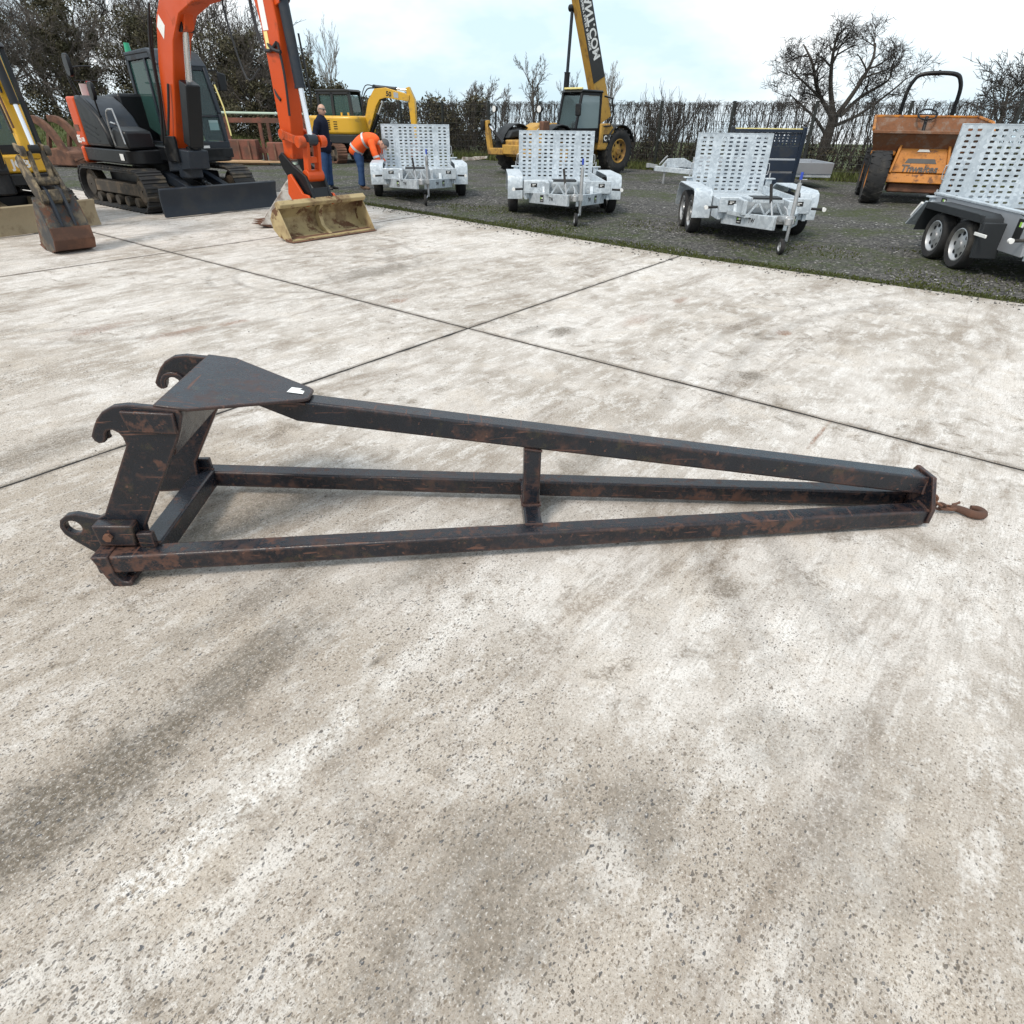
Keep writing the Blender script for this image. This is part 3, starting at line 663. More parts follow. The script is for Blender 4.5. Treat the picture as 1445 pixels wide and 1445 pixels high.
    # coupling, handbrake, jockey wheel
    cp = MB().beam((0,-1.98,.42),(0,-2.20,.45),.07,.07); cp.cyl((0,-2.2,.45),(0,-2.34,.455),.045,.05,12); cp.cyl((0,-2.36,.40),(0,-2.36,.48),.05,n=12); cp.bx(-.09,.09,-2.02,-1.95,.36,.46)
    cpo = obj('coupling', cp, M['tin'], t, bevel=.005)
    obj('coupling_handle', MB().tube([(0,-2.28,.5),(0,-2.2,.56),(0,-2.08,.58)], .012, 6), M['tin'], cpo)
    hbk = obj('handbrake', MB().tube([(-.10,-1.98,.44),(-.12,-1.86,.62)], .012, 6), M['tin'], t)
    obj('grip', MB().tube([(-.12,-1.86,.60),(-.145,-1.78,.82)], .02, 8), M['rubber'], hbk)
    jk = MB().cyl((.13,-2.06,.34),(.13,-2.06,.86),.028,n=12); jk.cyl((.13,-2.06,.16),(.13,-2.06,.36),.022,n=10); jk.bx(.05,.16,-2.10,-2.02,.38,.47)
    jk.beam((.115,-2.06,.18),(.05,-2.10,.09),.02,.03,(0,1,0)); jk.tube([(.13,-2.06,.86),(.13,-2.06,.90),(.21,-2.06,.90)], .008, 6)
    jko = obj('jockey_wheel_stem', jk, M['tin'], t)
    obj('crank_grip', MB().cyl((.13,-2.06,.90),(.13,-2.06,.985) if not sideband else (.21,-2.06,.94),.018,n=8), M['blue'], jko)
    make_wheel(t, (.06,-2.12,.10), .10, .055, 'x', -1, .06, M['tin'], name='jockey_wheel', holes=0)
    return t
T1 = make_trailer('galvanised plant trailer being loaded by the person in the orange jacket, eleven columns of slots', (-2.22, 15.72, -.02), R(9.0), 1.05, .79, (2,7,2), 13, .45, 1.34)
T2 = make_trailer('galvanised plant trailer in front of the yellow telehandler, ramp slots in two halves', (.87, 13.28, -.02), R(2.2), 1.05, .76, (2,3,3,2), 12, .45, 1.29)
T3 = make_trailer('narrow galvanised plant trailer in front of the upright dark navy ramp', (3.69, 10.98, -.02), R(-3.4), .93, .62, (2,4,2), 14, .44, 1.33)
T4 = make_trailer('galvanised plant trailer with black plastic mudguards beside the orange dumper', (6.46, 8.32, -.02), R(-6.3), .98, .66, (2,5,2), 14, .56, 1.52, style='plastic', ry=1.12)
# tall grey body side and stickers of the trailer with plastic guards
bs = MB().prism([(-1.25,.30),(-1.25,.62),(-.95,.70),(1.02,.70),(1.10,.45),(1.10,.30)], 'x', -.735, -.70)
bso = obj('body_side', bs, M['alu'], T4, bevel=.006)
obj('side_reflector', MB().bx(-1.0,-.985,-.95,-.70,.44,.475), M['white'], T4, bevel=.004)
obj('body_top_rail', MB().bx(-.745,-.66,-1.2,1.1,.70,.725), M['galv'], bso, bevel=.004)
for (y0, z0, w, h) in ((.72,.58,.13,.10),(-1.12,.46,.14,.20)):
    sk = obj('sticker', MB().bx(-.739,-.7355,y0,y0+w,z0,z0+h), M['stickerdark'], bso, smooth=False)
    obj('sticker_print', MB().bx(-.741,-.7395,y0+w*.4,y0+w*.65,z0+h*.6,z0+h*.85), M['lime'], sk, smooth=False)
    obj('sticker_print', MB().bx(-.741,-.7395,y0+w*.1,y0+w*.38,z0+h*.6,z0+h*.85), M['white'], sk, smooth=False)
tl = MB().beam((-.80,.93,.62),(-.84,1.22,.30),.20,.02,(0,.7,.7)); obj('rear_flap', tl, M['galv'], T4, bevel=.004)
obj('rear_lamp', MB().beam((-.90,1.0,.60),(-.92,1.15,.42),.03,.03,(0,.7,.7)), M['white'], T4)
# ------------------------------------------------------------------ excavator building blocks
def poly_loft(out, axis, a, b, mat, name, parent, bevel=.02, seg=2):
    return obj(name, MB().prism(out, axis, a, b), mat, parent, bevel=bevel, seg=seg)
def track_path(L, r, zc, n=10):
    """stadium outline in x-z, counter-clockwise"""
    return arc(L/2, zc, r, -90, 90, n) + arc(-L/2, zc, r, 90, 270, n)
def make_track(parent, yc, w, L, r, Mx, matbelt, pads=40, rollers=5, padmesh=None, framemat=None):
    tr = bpy.data.objects.new('crawler_track', None); C.objects.link(tr); tr.parent = parent; tr.matrix_local = Mx
    zc = r+.03
    out = track_path(L, r, zc); inn = track_path(L, r-.035, zc)
    mb = MB(); n = len(out)
    for y0, y1 in ((yc-w*.46, yc+w*.46),):
        vs = [(p[0],y0,p[1]) for p in out]+[(p[0],y1,p[1]) for p in out]+[(p[0],y0,p[1]) for p in inn]+[(p[0],y1,p[1]) for p in inn]
        fs = []
        for i in range(n):
            j = (i+1) % n
            fs += [(i,j,n+j,n+i), (2*n+i,3*n+i,3*n+j,2*n+j), (i,2*n+i,2*n+j,j), (n+i,n+j,3*n+j,3*n+i)]
        mb.add(vs, fs)
    obj('belt', mb, matbelt, tr)
    # shoes
    per = 2*L+2*math.pi*r; pm_ = None
    for k in range(pads):
        s = per*k/pads
        if s < L: p = (-L/2+s, zc-r); ang = 180
        elif s < L+math.pi*r: a = -90+math.degrees((s-L)/r); p = (L/2+r*math.cos(R(a)), zc+r*math.sin(R(a))); ang = a-90+0
        elif s < 2*L+math.pi*r: p = (L/2-(s-L-math.pi*r), zc+r); ang = 0
        else: a = 90+math.degrees((s-2*L-math.pi*r)/r); p = (-L/2+r*math.cos(R(a)), zc+r*math.sin(R(a))); ang = a-90
        if pm_ is None:
            sh = MB(); q = per/pads*.5
            sh.prism([(-q*.92,.0),(-q*.92,.012),(-q*.35,.014),(-q*.22,.034),(q*.12,.034),(q*.25,.014),(q*.92,.012),(q*.92,.0)], 'y', -w/2, w/2)
            o = obj('track_shoe', sh, matbelt, tr, bevel=0, smooth=False); pm_ = o
        else:
            o = pm_.copy(); C.objects.link(o); o.parent = tr
        o.location = (p[0], yc, p[1]); o.rotation_euler = (0, -R(ang), 0)
    fm = framemat or M['trackframe']
    fr = MB().prism([(-L/2+.1,zc-.10),(-L/2+.18,zc+.10),(L/2-.18,zc+.10),(L/2-.1,zc-.10)], 'y', yc-w*.28, yc+w*.28)
    obj('track_frame', fr, fm, tr, bevel=.02)
    for x in (-L/2, L/2): obj('idler', MB().lathe([(.02,-w*.30),(r*.55,-w*.30),(r*.62,-w*.2),(r-.05,-w*.2),(r-.05,w*.2),(r*.62,w*.2),(r*.55,w*.30),(.02,w*.30)], (x,yc,zc), 'y', 20), fm, tr)
    for k in range(rollers):
        x = -L/2+.28+(L-.56)*k/(rollers-1)
        obj('roller', MB().cyl((x,yc-w*.36,zc-r+.115), (x,yc+w*.36,zc-r+.115), .085, n=14), fm, tr)
    return tr
def bar_profile(path, dep, y0, y1):
    """box-section boom that follows a path in x-z with a depth at every point"""
    up, lo = [], []
    P = [Vector((p[0],p[1])) for p in path]
    for i, p in enumerate(P):
        t = (P[min(i+1,len(P)-1)]-P[max(i-1,0)]).normalized(); n = Vector((-t.y,t.x))
        up.append(tuple(p+n*dep[i]/2)); lo.append(tuple(p-n*dep[i]/2))
    mb = MB(); n = len(P); vs = []
    for y in (y0, y1): vs += [(a[0],y,a[1]) for a in up]+[(a[0],y,a[1]) for a in lo]
    fs = []
    for i in range(n-1):
        fs += [(i,i+1,n+i+1,n+i), (2*n+i,3*n+i,3*n+i+1,2*n+i+1), (i,2*n+i,2*n+i+1,i+1), (n+i,n+i+1,3*n+i+1,3*n+i)]
    fs += [(0,n,3*n,2*n), (n-1,3*n-1,4*n-1,2*n-1)]
    return mb.add(vs, fs)
def ram(parent, p0, p1, f, r, mat_b, name='hydraulic_ram', rodmat=None):
    p0, p1 = Vector(p0), Vector(p1); m = p0.lerp(p1, f); d = (p1-p0).normalized()
    b = obj(name, MB().cyl(p0, m, r, n=16).cyl(m, m+d*.03, r*1.12, n=16), mat_b, parent)
    obj('rod', MB().cyl(m, p1, r*.55, n=14), rodmat or M['chrome'], b)
    ax = Vector((0,1,0))
    obj('ram_eye', MB().cyl(p1-ax*r*1.1, p1+ax*r*1.1, r*1.05, n=14), mat_b, b); obj('ram_eye', MB().cyl(p0-ax*r*1.1, p0+ax*r*1.1, r*1.1, n=14), mat_b, b)
    return b
def make_bucket(parent, Mx, outer, y0, y1, shellmat, edgemat, lip, teeth=0, name='bucket', inner=None, th=.02, stiff=None):
    """outer: (x,z) polyline from lip round the back to the top edge"""
    b = bpy.data.objects.new(name, None); C.objects.link(b); b.parent = parent; b.matrix_local = Mx
    P = [Vector(p) for p in outer]; inn = []
    for i, p in enumerate(P):
        t = (P[min(i+1,len(P)-1)]-P[max(i-1,0)]).normalized(); nn = Vector((-t[1],t[0])); inn.append(p-nn*th if inner is None else p+nn*th)
    n = len(P); mb = MB(); vs = []
    for y in (y0, y1): vs += [(p[0],y,p[1]) for p in P]+[(p[0],y,p[1]) for p in inn]
    fs = []
    for i in range(n-1):
        fs += [(i,i+1,2*n+i+1,2*n+i), (n+i,3*n+i,3*n+i+1,n+i+1)]
        fs += [(i,n+i,n+i+1,i+1), (2*n+i,2*n+i+1,3*n+i+1,3*n+i)]
    fs += [(0,2*n,3*n,n), (n-1,2*n-1,4*n-1,3*n-1)]
    mb.add(vs, fs); obj('shell', mb, shellmat, b)
    side = [tuple(p) for p in P]
    for y in (y0, y1):
        obj('side_plate', MB().prism(side, 'y', y-.011 if y == y0 else y-.002, y+.002 if y == y0 else y+.011), shellmat, b, bevel=.003)
    lx, lz = P[0]; d = (P[0]-P[1]).normalized()
    e = [(lx-d[0]*.16, lz-d[1]*.16-.012), (lx+d[0]*.03, lz+d[1]*.03-.004), (lx+d[0]*.03, lz+d[1]*.03+.004), (lx-d[0]*.16, lz-d[1]*.16+.028)]
    obj('cutting_edge', MB().prism(e, 'y', y0-.018, y1+.018), edgemat, b, bevel=.002)
    for k in range(teeth):
        yy = y0+.04+(y1-y0-.08)*k/max(1,teeth-1)
        obj('tooth', MB().add([(lx-d[0]*.08,yy-.035,lz-.02),(lx-d[0]*.08,yy+.035,lz-.02),(lx-d[0]*.08,yy+.035,lz+.035),(lx-d[0]*.08,yy-.035,lz+.035),(lx+d[0]*.14,yy-.02,lz+d[1]*.14),(lx+d[0]*.14,yy+.02,lz+d[1]*.14)],
            [(0,1,2,3),(0,1,5,4),(3,2,5,4),(0,3,4),(1,2,5)]), edgemat, b, smooth=False)
    return b
I4 = Matrix.Identity(4)
# ------------------------------------------------------------------ the orange excavator
ex = thing('crawler_excavator', 'large orange and black crawler excavator with cream grading bucket and dark dozer blade', 'excavator', (-6.88, 13.36, 0), R(-38.3))
UR = Matrix.Translation((.08,0,0)) @ Matrix.Rotation(R(.5), 4, 'Z')
for s in (-1, 1): make_track(ex, s*.84, .42, 2.1, .31, UR, M['mudtrack'], 44)
uc = MB().bx(-.75,.75,-.70,.70,.36,.58); uc.cyl((0,0,.56),(0,0,.78),.52,n=28); obj('carbody', uc.xf(UR), M['black'], ex, bevel=.03)
bl = MB().prism([(1.93,.02),(1.985,.02),(1.955,.16),(1.955,.30),(2.00,.44),(1.955,.46),(1.905,.31),(1.905,.15)], 'y', -1.10, 1.10).xf(UR)
blo = obj('dozer_blade', bl, M['gunmetal'], ex, bevel=.006)
for s in (-1, 1): obj('blade_arm', MB().beam((.75,s*.34,.55),(1.92,s*.34,.24),.13,.16).xf(UR), M['gunmetal'], blo, bevel=.015)
ram(ex, UR@Vector((.7,0,.62)), UR@Vector((1.9,0,.36)), .6, .06, M['black'])
# upper structure
def rrect(x0, x1, y0, y1, r=.25, n=5):
    return arc(x1-r, y1-r, r, 0, 90, n)+arc(x0+r, y1-r, r, 90, 180, n)+arc(x0+r, y0+r, r, 180, 270, n)+arc(x1-r, y0+r, r, 270, 360, n)
obj('skirt', MB().prism(rrect(-1.08, 1.02, -.93, 1.02, .25), 'z', .74, .96), M['black'], ex, bevel=.02)
obj('slew_frame', MB().bx(-.8,1.25,-.42,.30,.78,1.02).bx(.9,1.35,-.28,.12,.78,1.16), M['black'], ex, bevel=.03)
# counterweight: orange, with the strip that comes round the corner
cwo = arc(-.90,.80,.20,90,180,6)+arc(-.90,-.75,.20,180,270,6)
cwp = cwo+[(-.62,-.95),(-.62,1.0)]
cw = obj('counterweight', MB().prism(cwp, 'z', .985, 1.74), M['orange'], ex, bevel=.035, seg=3)
obj('bumper', MB().prism([(x*1.006-.01,y*1.006) for x,y in cwo]+[(-.86,-.955),(-.86,1.005)], 'z', .70, .975), M['orange'], ex, bevel=.05, seg=3)
hood = [(-.615,.985),(-.615,1.76),(-.42,1.745),(-.15,1.62),(.15,1.44),(.34,1.20),(.40,.985)]
sc = obj('side_cover', MB().prism(hood, 'y', -.945, -.30), M['black'], ex, bevel=.05, seg=3)
for k in range(3):
    z = 1.36-.085*k
    obj('grille_slot', MB().beam((-.50,-.948,z+.02),(-.02,-.948,z-.10-.01*k),.006,.022), M['grey_plastic'], sc)
obj('engine_hood', MB().prism([(-.95,1.0),(-.95,1.78),(-.35,1.80),(-.30,1.0)], 'y', -.29, .95), M['black'], ex, bevel=.05)
obj('hood_top', MB().prism([(-.45,1.752),(-.14,1.632),(.16,1.450),(.30,1.28),(.28,1.26),(.13,1.425),(-.16,1.605),(-.46,1.730)], 'y', -.86, -.34), M['gunmetal'], sc, bevel=.005)
obj('tool_box', MB().prism([(.42,.97),(.42,1.22),(.60,1.30),(.98,1.24),(1.02,.97)], 'y', -.92, -.45), M['black'], ex, bevel=.04)
def rail(pts, r=.014, m='tin', name='handrail', parent=ex): return obj(name, MB().tube(smooth_path(pts, 3), r, 7), M[m], parent)
rail([(.55,-.93,1.02),(.55,-.95,1.30),(.62,-.95,1.52),(.80,-.94,1.55),(.84,-.93,1.50),(.95,-.93,1.05)])
rail([(.36,-.70,1.30),(.44,-.86,1.36),(.62,-.86,1.34)])
rail([(-.95,-.75,1.72),(-.95,-.78,2.12),(-.93,-.5,2.2),(-.93,-.35,2.2)], .012, 'grey_plastic')
rail([(-.95,-.70,1.98),(-.95,-.3,1.99)], .010, 'grey_plastic')
mir = rail([(-.55,-.82,1.70),(-.55,-.9,1.95),(-.50,-.93,2.12)], .012, 'black', 'mirror_stalk')
obj('mirror', MB().prism(arc(-.44,2.25,.10,0,180,6)+arc(-.44,2.12,.10,180,360,6), 'y', -.95, -.89).xf(Matrix.Identity(4)), M['black'], mir, bevel=.01)
mi2 = rail([(.15,-.88,1.44),(.17,-.9,1.70)], .014, 'black', 'mirror_stalk')
obj('mirror', MB().prism(arc(.17,1.86,.085,0,180,6)+arc(.17,1.76,.085,180,360,6), 'y', -.93, -.87), M['black'], mi2, bevel=.01)
obj('warning_tag', MB().bx(-1.02,-1.0,-.62,-.50,1.76,1.94), M['white'], ex)
obj('filler_cap', MB().bx(-.93,-.94,-.52,-.44,1.74,1.98), M['red'], ex, bevel=.01)
obj('lettering', text_mb('85', .17, .002, .004, 1.0, frame((-.90,-.953,1.08), (1,0,0), (0,0,1))).xf(Matrix.Identity(4)), M['white'], cw, smooth=False)
obj('lettering', text_mb('USB', .085, .002, .002, .9, frame((-.725,-.954,1.075), (1,0,0), (0,0,1))), M['white'], cw, smooth=False)
obj('emblem_patch', MB().bx(-.96,-.74,-.957,-.952,1.21,1.31), M['redrust'], cw, smooth=False)
obj('data_plate', MB().bx(.62,.76,-.944,-.94,.80,.90), M['paper'], ex, smooth=False)
# cab
cab = bpy.data.objects.new('cab', None); C.objects.link(cab); cab.parent = ex
CY0, CY1 = .10, .98
prof = {'a': (-.48,.96), 'b': (-.46,2.36), 'c': (.42,2.40), 'd': (.66,2.20), 'e': (.86,1.50), 'f': (.92,.96)}
for y in (CY0+.035, CY1-.035):
    fr = MB()
    for p, q in (('a','b'),('d','e'),('e','f')): fr.beam((prof[p][0],y,prof[p][1]), (prof[q][0],y,prof[q][1]), .07, .085, (1,0,0))
    fr.beam((prof['c'][0]-.02,y,2.38),(prof['d'][0],y,prof['d'][1]),.07,.07,(0,1,0)); fr.beam((-.46,y,2.33),(.44,y,2.36),.07,.09)
    fr.beam((-.48,y,1.0),(.92,y,1.0),.07,.10)
    fr.beam((.20,y,.98),(.20,y,2.35),.06,.06,(1,0,0))
    obj('cab_frame', fr, M['gunmetal'], cab, bevel=.012)
fx = MB().beam((.655,CY0,2.19),(.655,CY1,2.19),.06,.07); fx.beam((.865,CY0+.06,1.46),(.865,CY1-.06,1.46),.025,.03); fx.beam((.92,CY0,1.0),(.92,CY1,1.0),.08,.12); fx.beam((-.46,CY0,2.32),(-.46,CY1,2.32),.07,.08)
obj('cab_front_bar', fx, M['gunmetal'], cab, bevel=.008)
obj('cab_floor', MB().bx(-.48,1.02,CY0,CY1,.80,.955), M['black'], cab, bevel=.01)
obj('cab_roof', MB().prism([(-.52,2.36),(-.50,2.42),(.36,2.46),(.48,2.42),(.70,2.22),(.66,2.20),(.42,2.385)], 'y', CY0-.01, CY1+.01), M['gunmetal'], cab, bevel=.02)
def pane(name, pts, mat='glass'):
    a = [Vector(p) for p in pts]; n = (a[1]-a[0]).cross(a[2]-a[0]).normalized()*.003
    mb = MB(); k = len(a); mb.add([p-n for p in a]+[p+n for p in a], [list(range(k))[::-1], list(range(k,2*k))]+[(i,(i+1)%k,k+(i+1)%k,k+i) for i in range(k)])
    return obj(name, mb, M[mat], cab, smooth=False)
pane('windscreen', [(.66,CY0+.06,2.18),(.66,CY1-.06,2.18),(.855,CY1-.06,1.48),(.855,CY0+.06,1.48)], 'glass_clear')
wl_ = pane('lower_windscreen', [(.86,CY0+.06,1.44),(.86,CY1-.06,1.44),(.915,CY1-.06,1.05),(.915,CY0+.06,1.05)], 'glass_clear')
for y in (CY0+.035, CY1-.035):
    pane('side_window', [(-.43,y,1.30),(.18,y,1.10),(.18,y,2.30),(-.42,y,2.28)]); pane('side_window', [(.22,y,1.06),(.88,y,1.06),(.83,y,1.48),(.64,y,2.16),(.44,y,2.3),(.22,y,2.30)])
pane('rear_window', [(-.46,CY0+.06,1.2),(-.46,CY1-.06,1.2),(-.45,CY1-.06,2.28),(-.45,CY0+.06,2.28)])
obj('rear_panel', MB().bx(-.48,-.44,CY0+.03,CY1-.03,.96,1.2), M['black'], cab)
obj('notice', MB().bx(.862,.868,CY1-.28,CY1-.10,1.24,1.40), M['paper'], cab, smooth=False)
obj('seat', MB().bx(-.30,.20,.32,.78,1.10,1.28).bx(-.38,-.22,.32,.78,1.25,1.95), M['black'], cab, bevel=.05)
obj('console', MB().bx(.35,.55,.25,.40,1.0,1.5).bx(-.1,.35,.16,.28,1.0,1.45), M['grey_plastic'], cab, bevel=.03)
obj('work_lamp', MB().bx(.46,.54,.30,.42,2.42,2.50), M['tin'], cab, bevel=.01)
obj('beacon', MB().cyl((-.42,.16,2.42),(-.42,.16,2.56),.055,.045,14), M['greenlamp'], cab)
cm = MB().tube([(.60,CY1,2.16),(.66,CY1+.20,2.18),(.66,CY1+.24,2.12)], .012, 6); cmo = obj('mirror_stalk', cm, M['black'], cab)
obj('mirror', MB().prism([(CY1+.18,1.86),(CY1+.34,1.86),(CY1+.36,2.12),(CY1+.20,2.16)], 'x', .64, .69), M['black'], cmo, bevel=.02)
obj('grab_rail', MB().tube([(.80,CY1+.03,1.95),(.90,CY1+.06,1.6),(.98,CY1+.05,1.15)], .014, 7), M['lightyellow'], cab)
obj('cab_lettering', text_mb('ZAXIS', .075, .001, .002, 1.0, frame((.963,.62,.975), (0,-1,0), (0,0,1))) if False else MB().bx(.962,.966,.40,.56,.96,1.0), M['white'], cab, smooth=False)
# boom, arm, rams
_before = set(bpy.data.objects)
BP = [(1.50,1.02),(1.66,1.5),(1.92,2.08),(2.20,2.58),(2.62,2.95),(3.15,3.06),(4.0,3.08),(4.85,3.08)]
BD = [.26,.36,.43,.47,.50,.46,.40,.26]
by0, by1 = -.27, .02
bm = obj('boom', bar_profile(BP, BD, by0, by1), M['orange'], ex, bevel=.018)
obj('boom_decal', MB().prism([(2.0,2.62),(2.12,2.76),(2.24,2.62),(2.12,2.46)], 'y', by0-.004, by0-.001), M['white'], bm, smooth=False)
obj('boom_foot', MB().cyl((1.50,-.34,1.02),(1.50,.09,1.02),.12,n=18).bx(1.35,1.74,-.34,-.29,.80,1.18).bx(1.35,1.74,.04,.09,.80,1.18), M['black'], ex, bevel=.01)
ram(ex, (1.92,-.125,.95), (2.56,-.125,2.62), .56, .085, M['black'], 'boom_ram')
obj('ram_guard', MB().beam((1.97,-.125,1.05),(2.30,-.125,1.92),.24,.22,(1,0,0)), M['black'], ex, bevel=.02)
obj('boom_bracket', MB().prism([(2.36,2.62),(2.75,2.74),(2.68,2.56),(2.52,2.52)], 'y', -.20, -.05), M['orange'], bm, bevel=.01)
obj('swing_post', MB().cyl((1.62,-.12,.55),(1.62,-.12,1.0),.19,n=18).prism([(1.2,.62),(2.0,.70),(2.05,.98),(1.3,1.02)], 'y', -.30, .06), M['gunmetal'], ex, bevel=.02)
AY0, AY1 = -.235, -.015
AP = [(4.86,3.42),(4.94,3.0),(5.03,2.5),(5.03,1.9),(5.01,1.4),(4.98,.98)]
AD = [.30,.42,.36,.32,.27,.20]
arm = obj('arm', bar_profile(AP[::-1], AD[::-1], AY0, AY1), M['orange'], ex, bevel=.014)
obj('arm_plate', MB().prism([(4.86,2.98),(4.98,2.98),(5.01,2.44),(4.89,2.44)], 'y', AY0-.004, AY0-.001), M['paper'], arm, smooth=False)
obj('arm_plate', MB().prism([(4.89,2.43),(4.97,2.43),(4.98,2.24),(4.90,2.24)], 'y', AY0-.004, AY0-.001), M['lightyellow'], arm, smooth=False)
ram(ex, (5.26,-.125,2.78), (5.42,-.125,1.22), .60, .068, M['gunmetal'], 'bucket_ram')
for y in (-.20, -.085): obj('ram_bracket', MB().prism([(5.08,2.95),(5.30,2.92),(5.36,2.78),(5.28,2.70),(5.10,2.66)], 'y', y, y+.035), M['orange'], arm, bevel=.008)
obj('bleed_pipe', MB().tube([(5.40,-.06,2.4),(5.42,-.06,2.2),(5.47,-.06,1.75),(5.45,-.06,1.60)], .014, 6), M['black'], ex)
for y in (-.30, .05):
    obj('link_bar', MB().beam((5.02,y,1.28),(5.42,y,1.20),.035,.10).cyl((5.02,y-.025,1.28),(5.02,y+.025,1.28),.07,n=14).cyl((5.42,y-.05,1.20),(5.42,y+.05,1.20),.075,n=14), M['orange'], arm, bevel=.006)
hl = MB()
for y in (-.215, -.035): hl.beam((5.42,y,1.20),(5.36,y,.80),.05,.11,(1,0,0))
hl.beam((5.39,-.22,.98),(5.39,-.03,.98),.06,.08); hl.cyl((5.36,-.26,.78),(5.36,.01,.78),.08,n=14)
obj('h_link', hl, M['orange'], arm, bevel=.008)
qh = bpy.data.objects.new('quick_hitch', None); C.objects.link(qh); qh.parent = ex
for y in (-.295, .005):
    obj('hitch_cheek', MB().prism([(4.80,1.0),(4.90,1.06),(5.14,.90),(5.40,.78),(5.52,.50),(5.46,.40),(5.30,.44),(5.06,.64),(4.86,.86)], 'y', y, y+.04), M['black'], qh, bevel=.01)
obj('hitch_body', MB().prism([(5.24,.52),(5.46,.64),(5.51,.48),(5.36,.40)], 'y', -.255, .005), M['black'], qh, bevel=.01)
obj('hitch_pin', MB().cyl((5.46,-.34,.475),(5.46,.09,.475),.035,n=12), M['cream'], qh)
for y in (-.36, .075):
    obj('bucket_ear', MB().prism([(5.00,.54),(5.06,.78),(5.13,.80),(5.36,.56),(5.48,.55),(5.54,.46),(5.44,.40),(5.14,.38)], 'y', y, y+.035), M['orange'], qh, bevel=.008)
bk = make_bucket(ex, Matrix.Translation((0,-.125,0)), [(5.62,.012),(5.45,.018),(5.30,.05),(5.19,.14),(5.16,.27),(5.24,.39),(5.38,.45)], -.74, .74, M['cream'], M['rust'], None, name='grading_bucket')
obj('top_tube', MB().prism([(5.32,.41),(5.33,.49),(5.42,.52),(5.48,.47),(5.44,.42)], 'y', -.75, .75), M['cream'], bk, bevel=.01)
obj('centre_rib', MB().prism([(5.52,.025),(5.40,.04),(5.26,.10),(5.20,.24),(5.28,.38),(5.38,.42),(5.30,.28),(5.34,.14)], 'y', -.03, .03), M['cream'], bk, bevel=.004)
# hoses
def hose(pts, r=.018, parent=ex, m='hose'): return obj('hose', MB().tube(smooth_path(pts, 5), r, 7), M[m], parent)
hose([(4.45,-.10,3.2),(4.42,-.14,2.75),(4.60,-.20,2.32),(4.85,-.26,2.22),(5.05,-.26,2.30)], .022)
hose([(4.55,.02,3.2),(4.56,-.02,2.7),(4.72,-.18,2.36),(4.95,-.27,2.24),(5.12,-.27,2.2)], .022)
hose([(4.6,.0,3.2),(4.62,-.02,2.7),(4.62,-.06,2.2),(4.78,-.22,1.8),(4.90,-.24,1.68)], .020)
hose([(3.6,-.05,3.0),(3.62,-.05,2.6),(3.85,-.05,1.95),(4.30,-.10,2.05)], .013)
hose([(1.92,-.29,2.75),(1.70,-.30,2.3),(1.55,-.30,1.6),(1.40,-.32,1.1)], .022); hose([(2.0,-.31,2.9),(1.74,-.33,2.4),(1.58,-.33,1.7),(1.36,-.35,1.1)], .018)
hose([(5.06,-.255,2.30),(5.10,-.255,1.95),(5.06,-.25,1.5)], .016); hose([(1.95,-.30,1.9),(1.82,-.32,1.6),(1.6,-.34,1.2)], .02)
for o in set(bpy.data.objects)-_before:
    if o.parent == ex:
        o.location.y -= .125
        if o.name.split('.')[0] in ('arm','bucket_ram','bleed_pipe','quick_hitch'): o.location.x -= .13
        if o.name.startswith('grading_bucket'): o.location.x -= .05
# spare bucket lying behind the grading bucket
sb = thing('digging_bucket', 'scraped white and rusty toothed bucket lying behind the cream grading bucket', 'bucket', (-3.62, 10.80, 0), R(196))
prof = [(.50,.05),(.22,.0),(.02,.04),(-.14,.18),(-.18,.36),(-.08,.50),(.08,.54)]
bb = make_bucket(sb, I4, prof, -.26, .26, M['whitemud'], M['rust'], None, teeth=3)
for y in (-.10, .10): obj('ear', MB().prism([(-.10,.44),(-.12,.60),(-.02,.66),(.12,.52)], 'y', y-.015, y+.015), M['whitemud'], bb, bevel=.004)
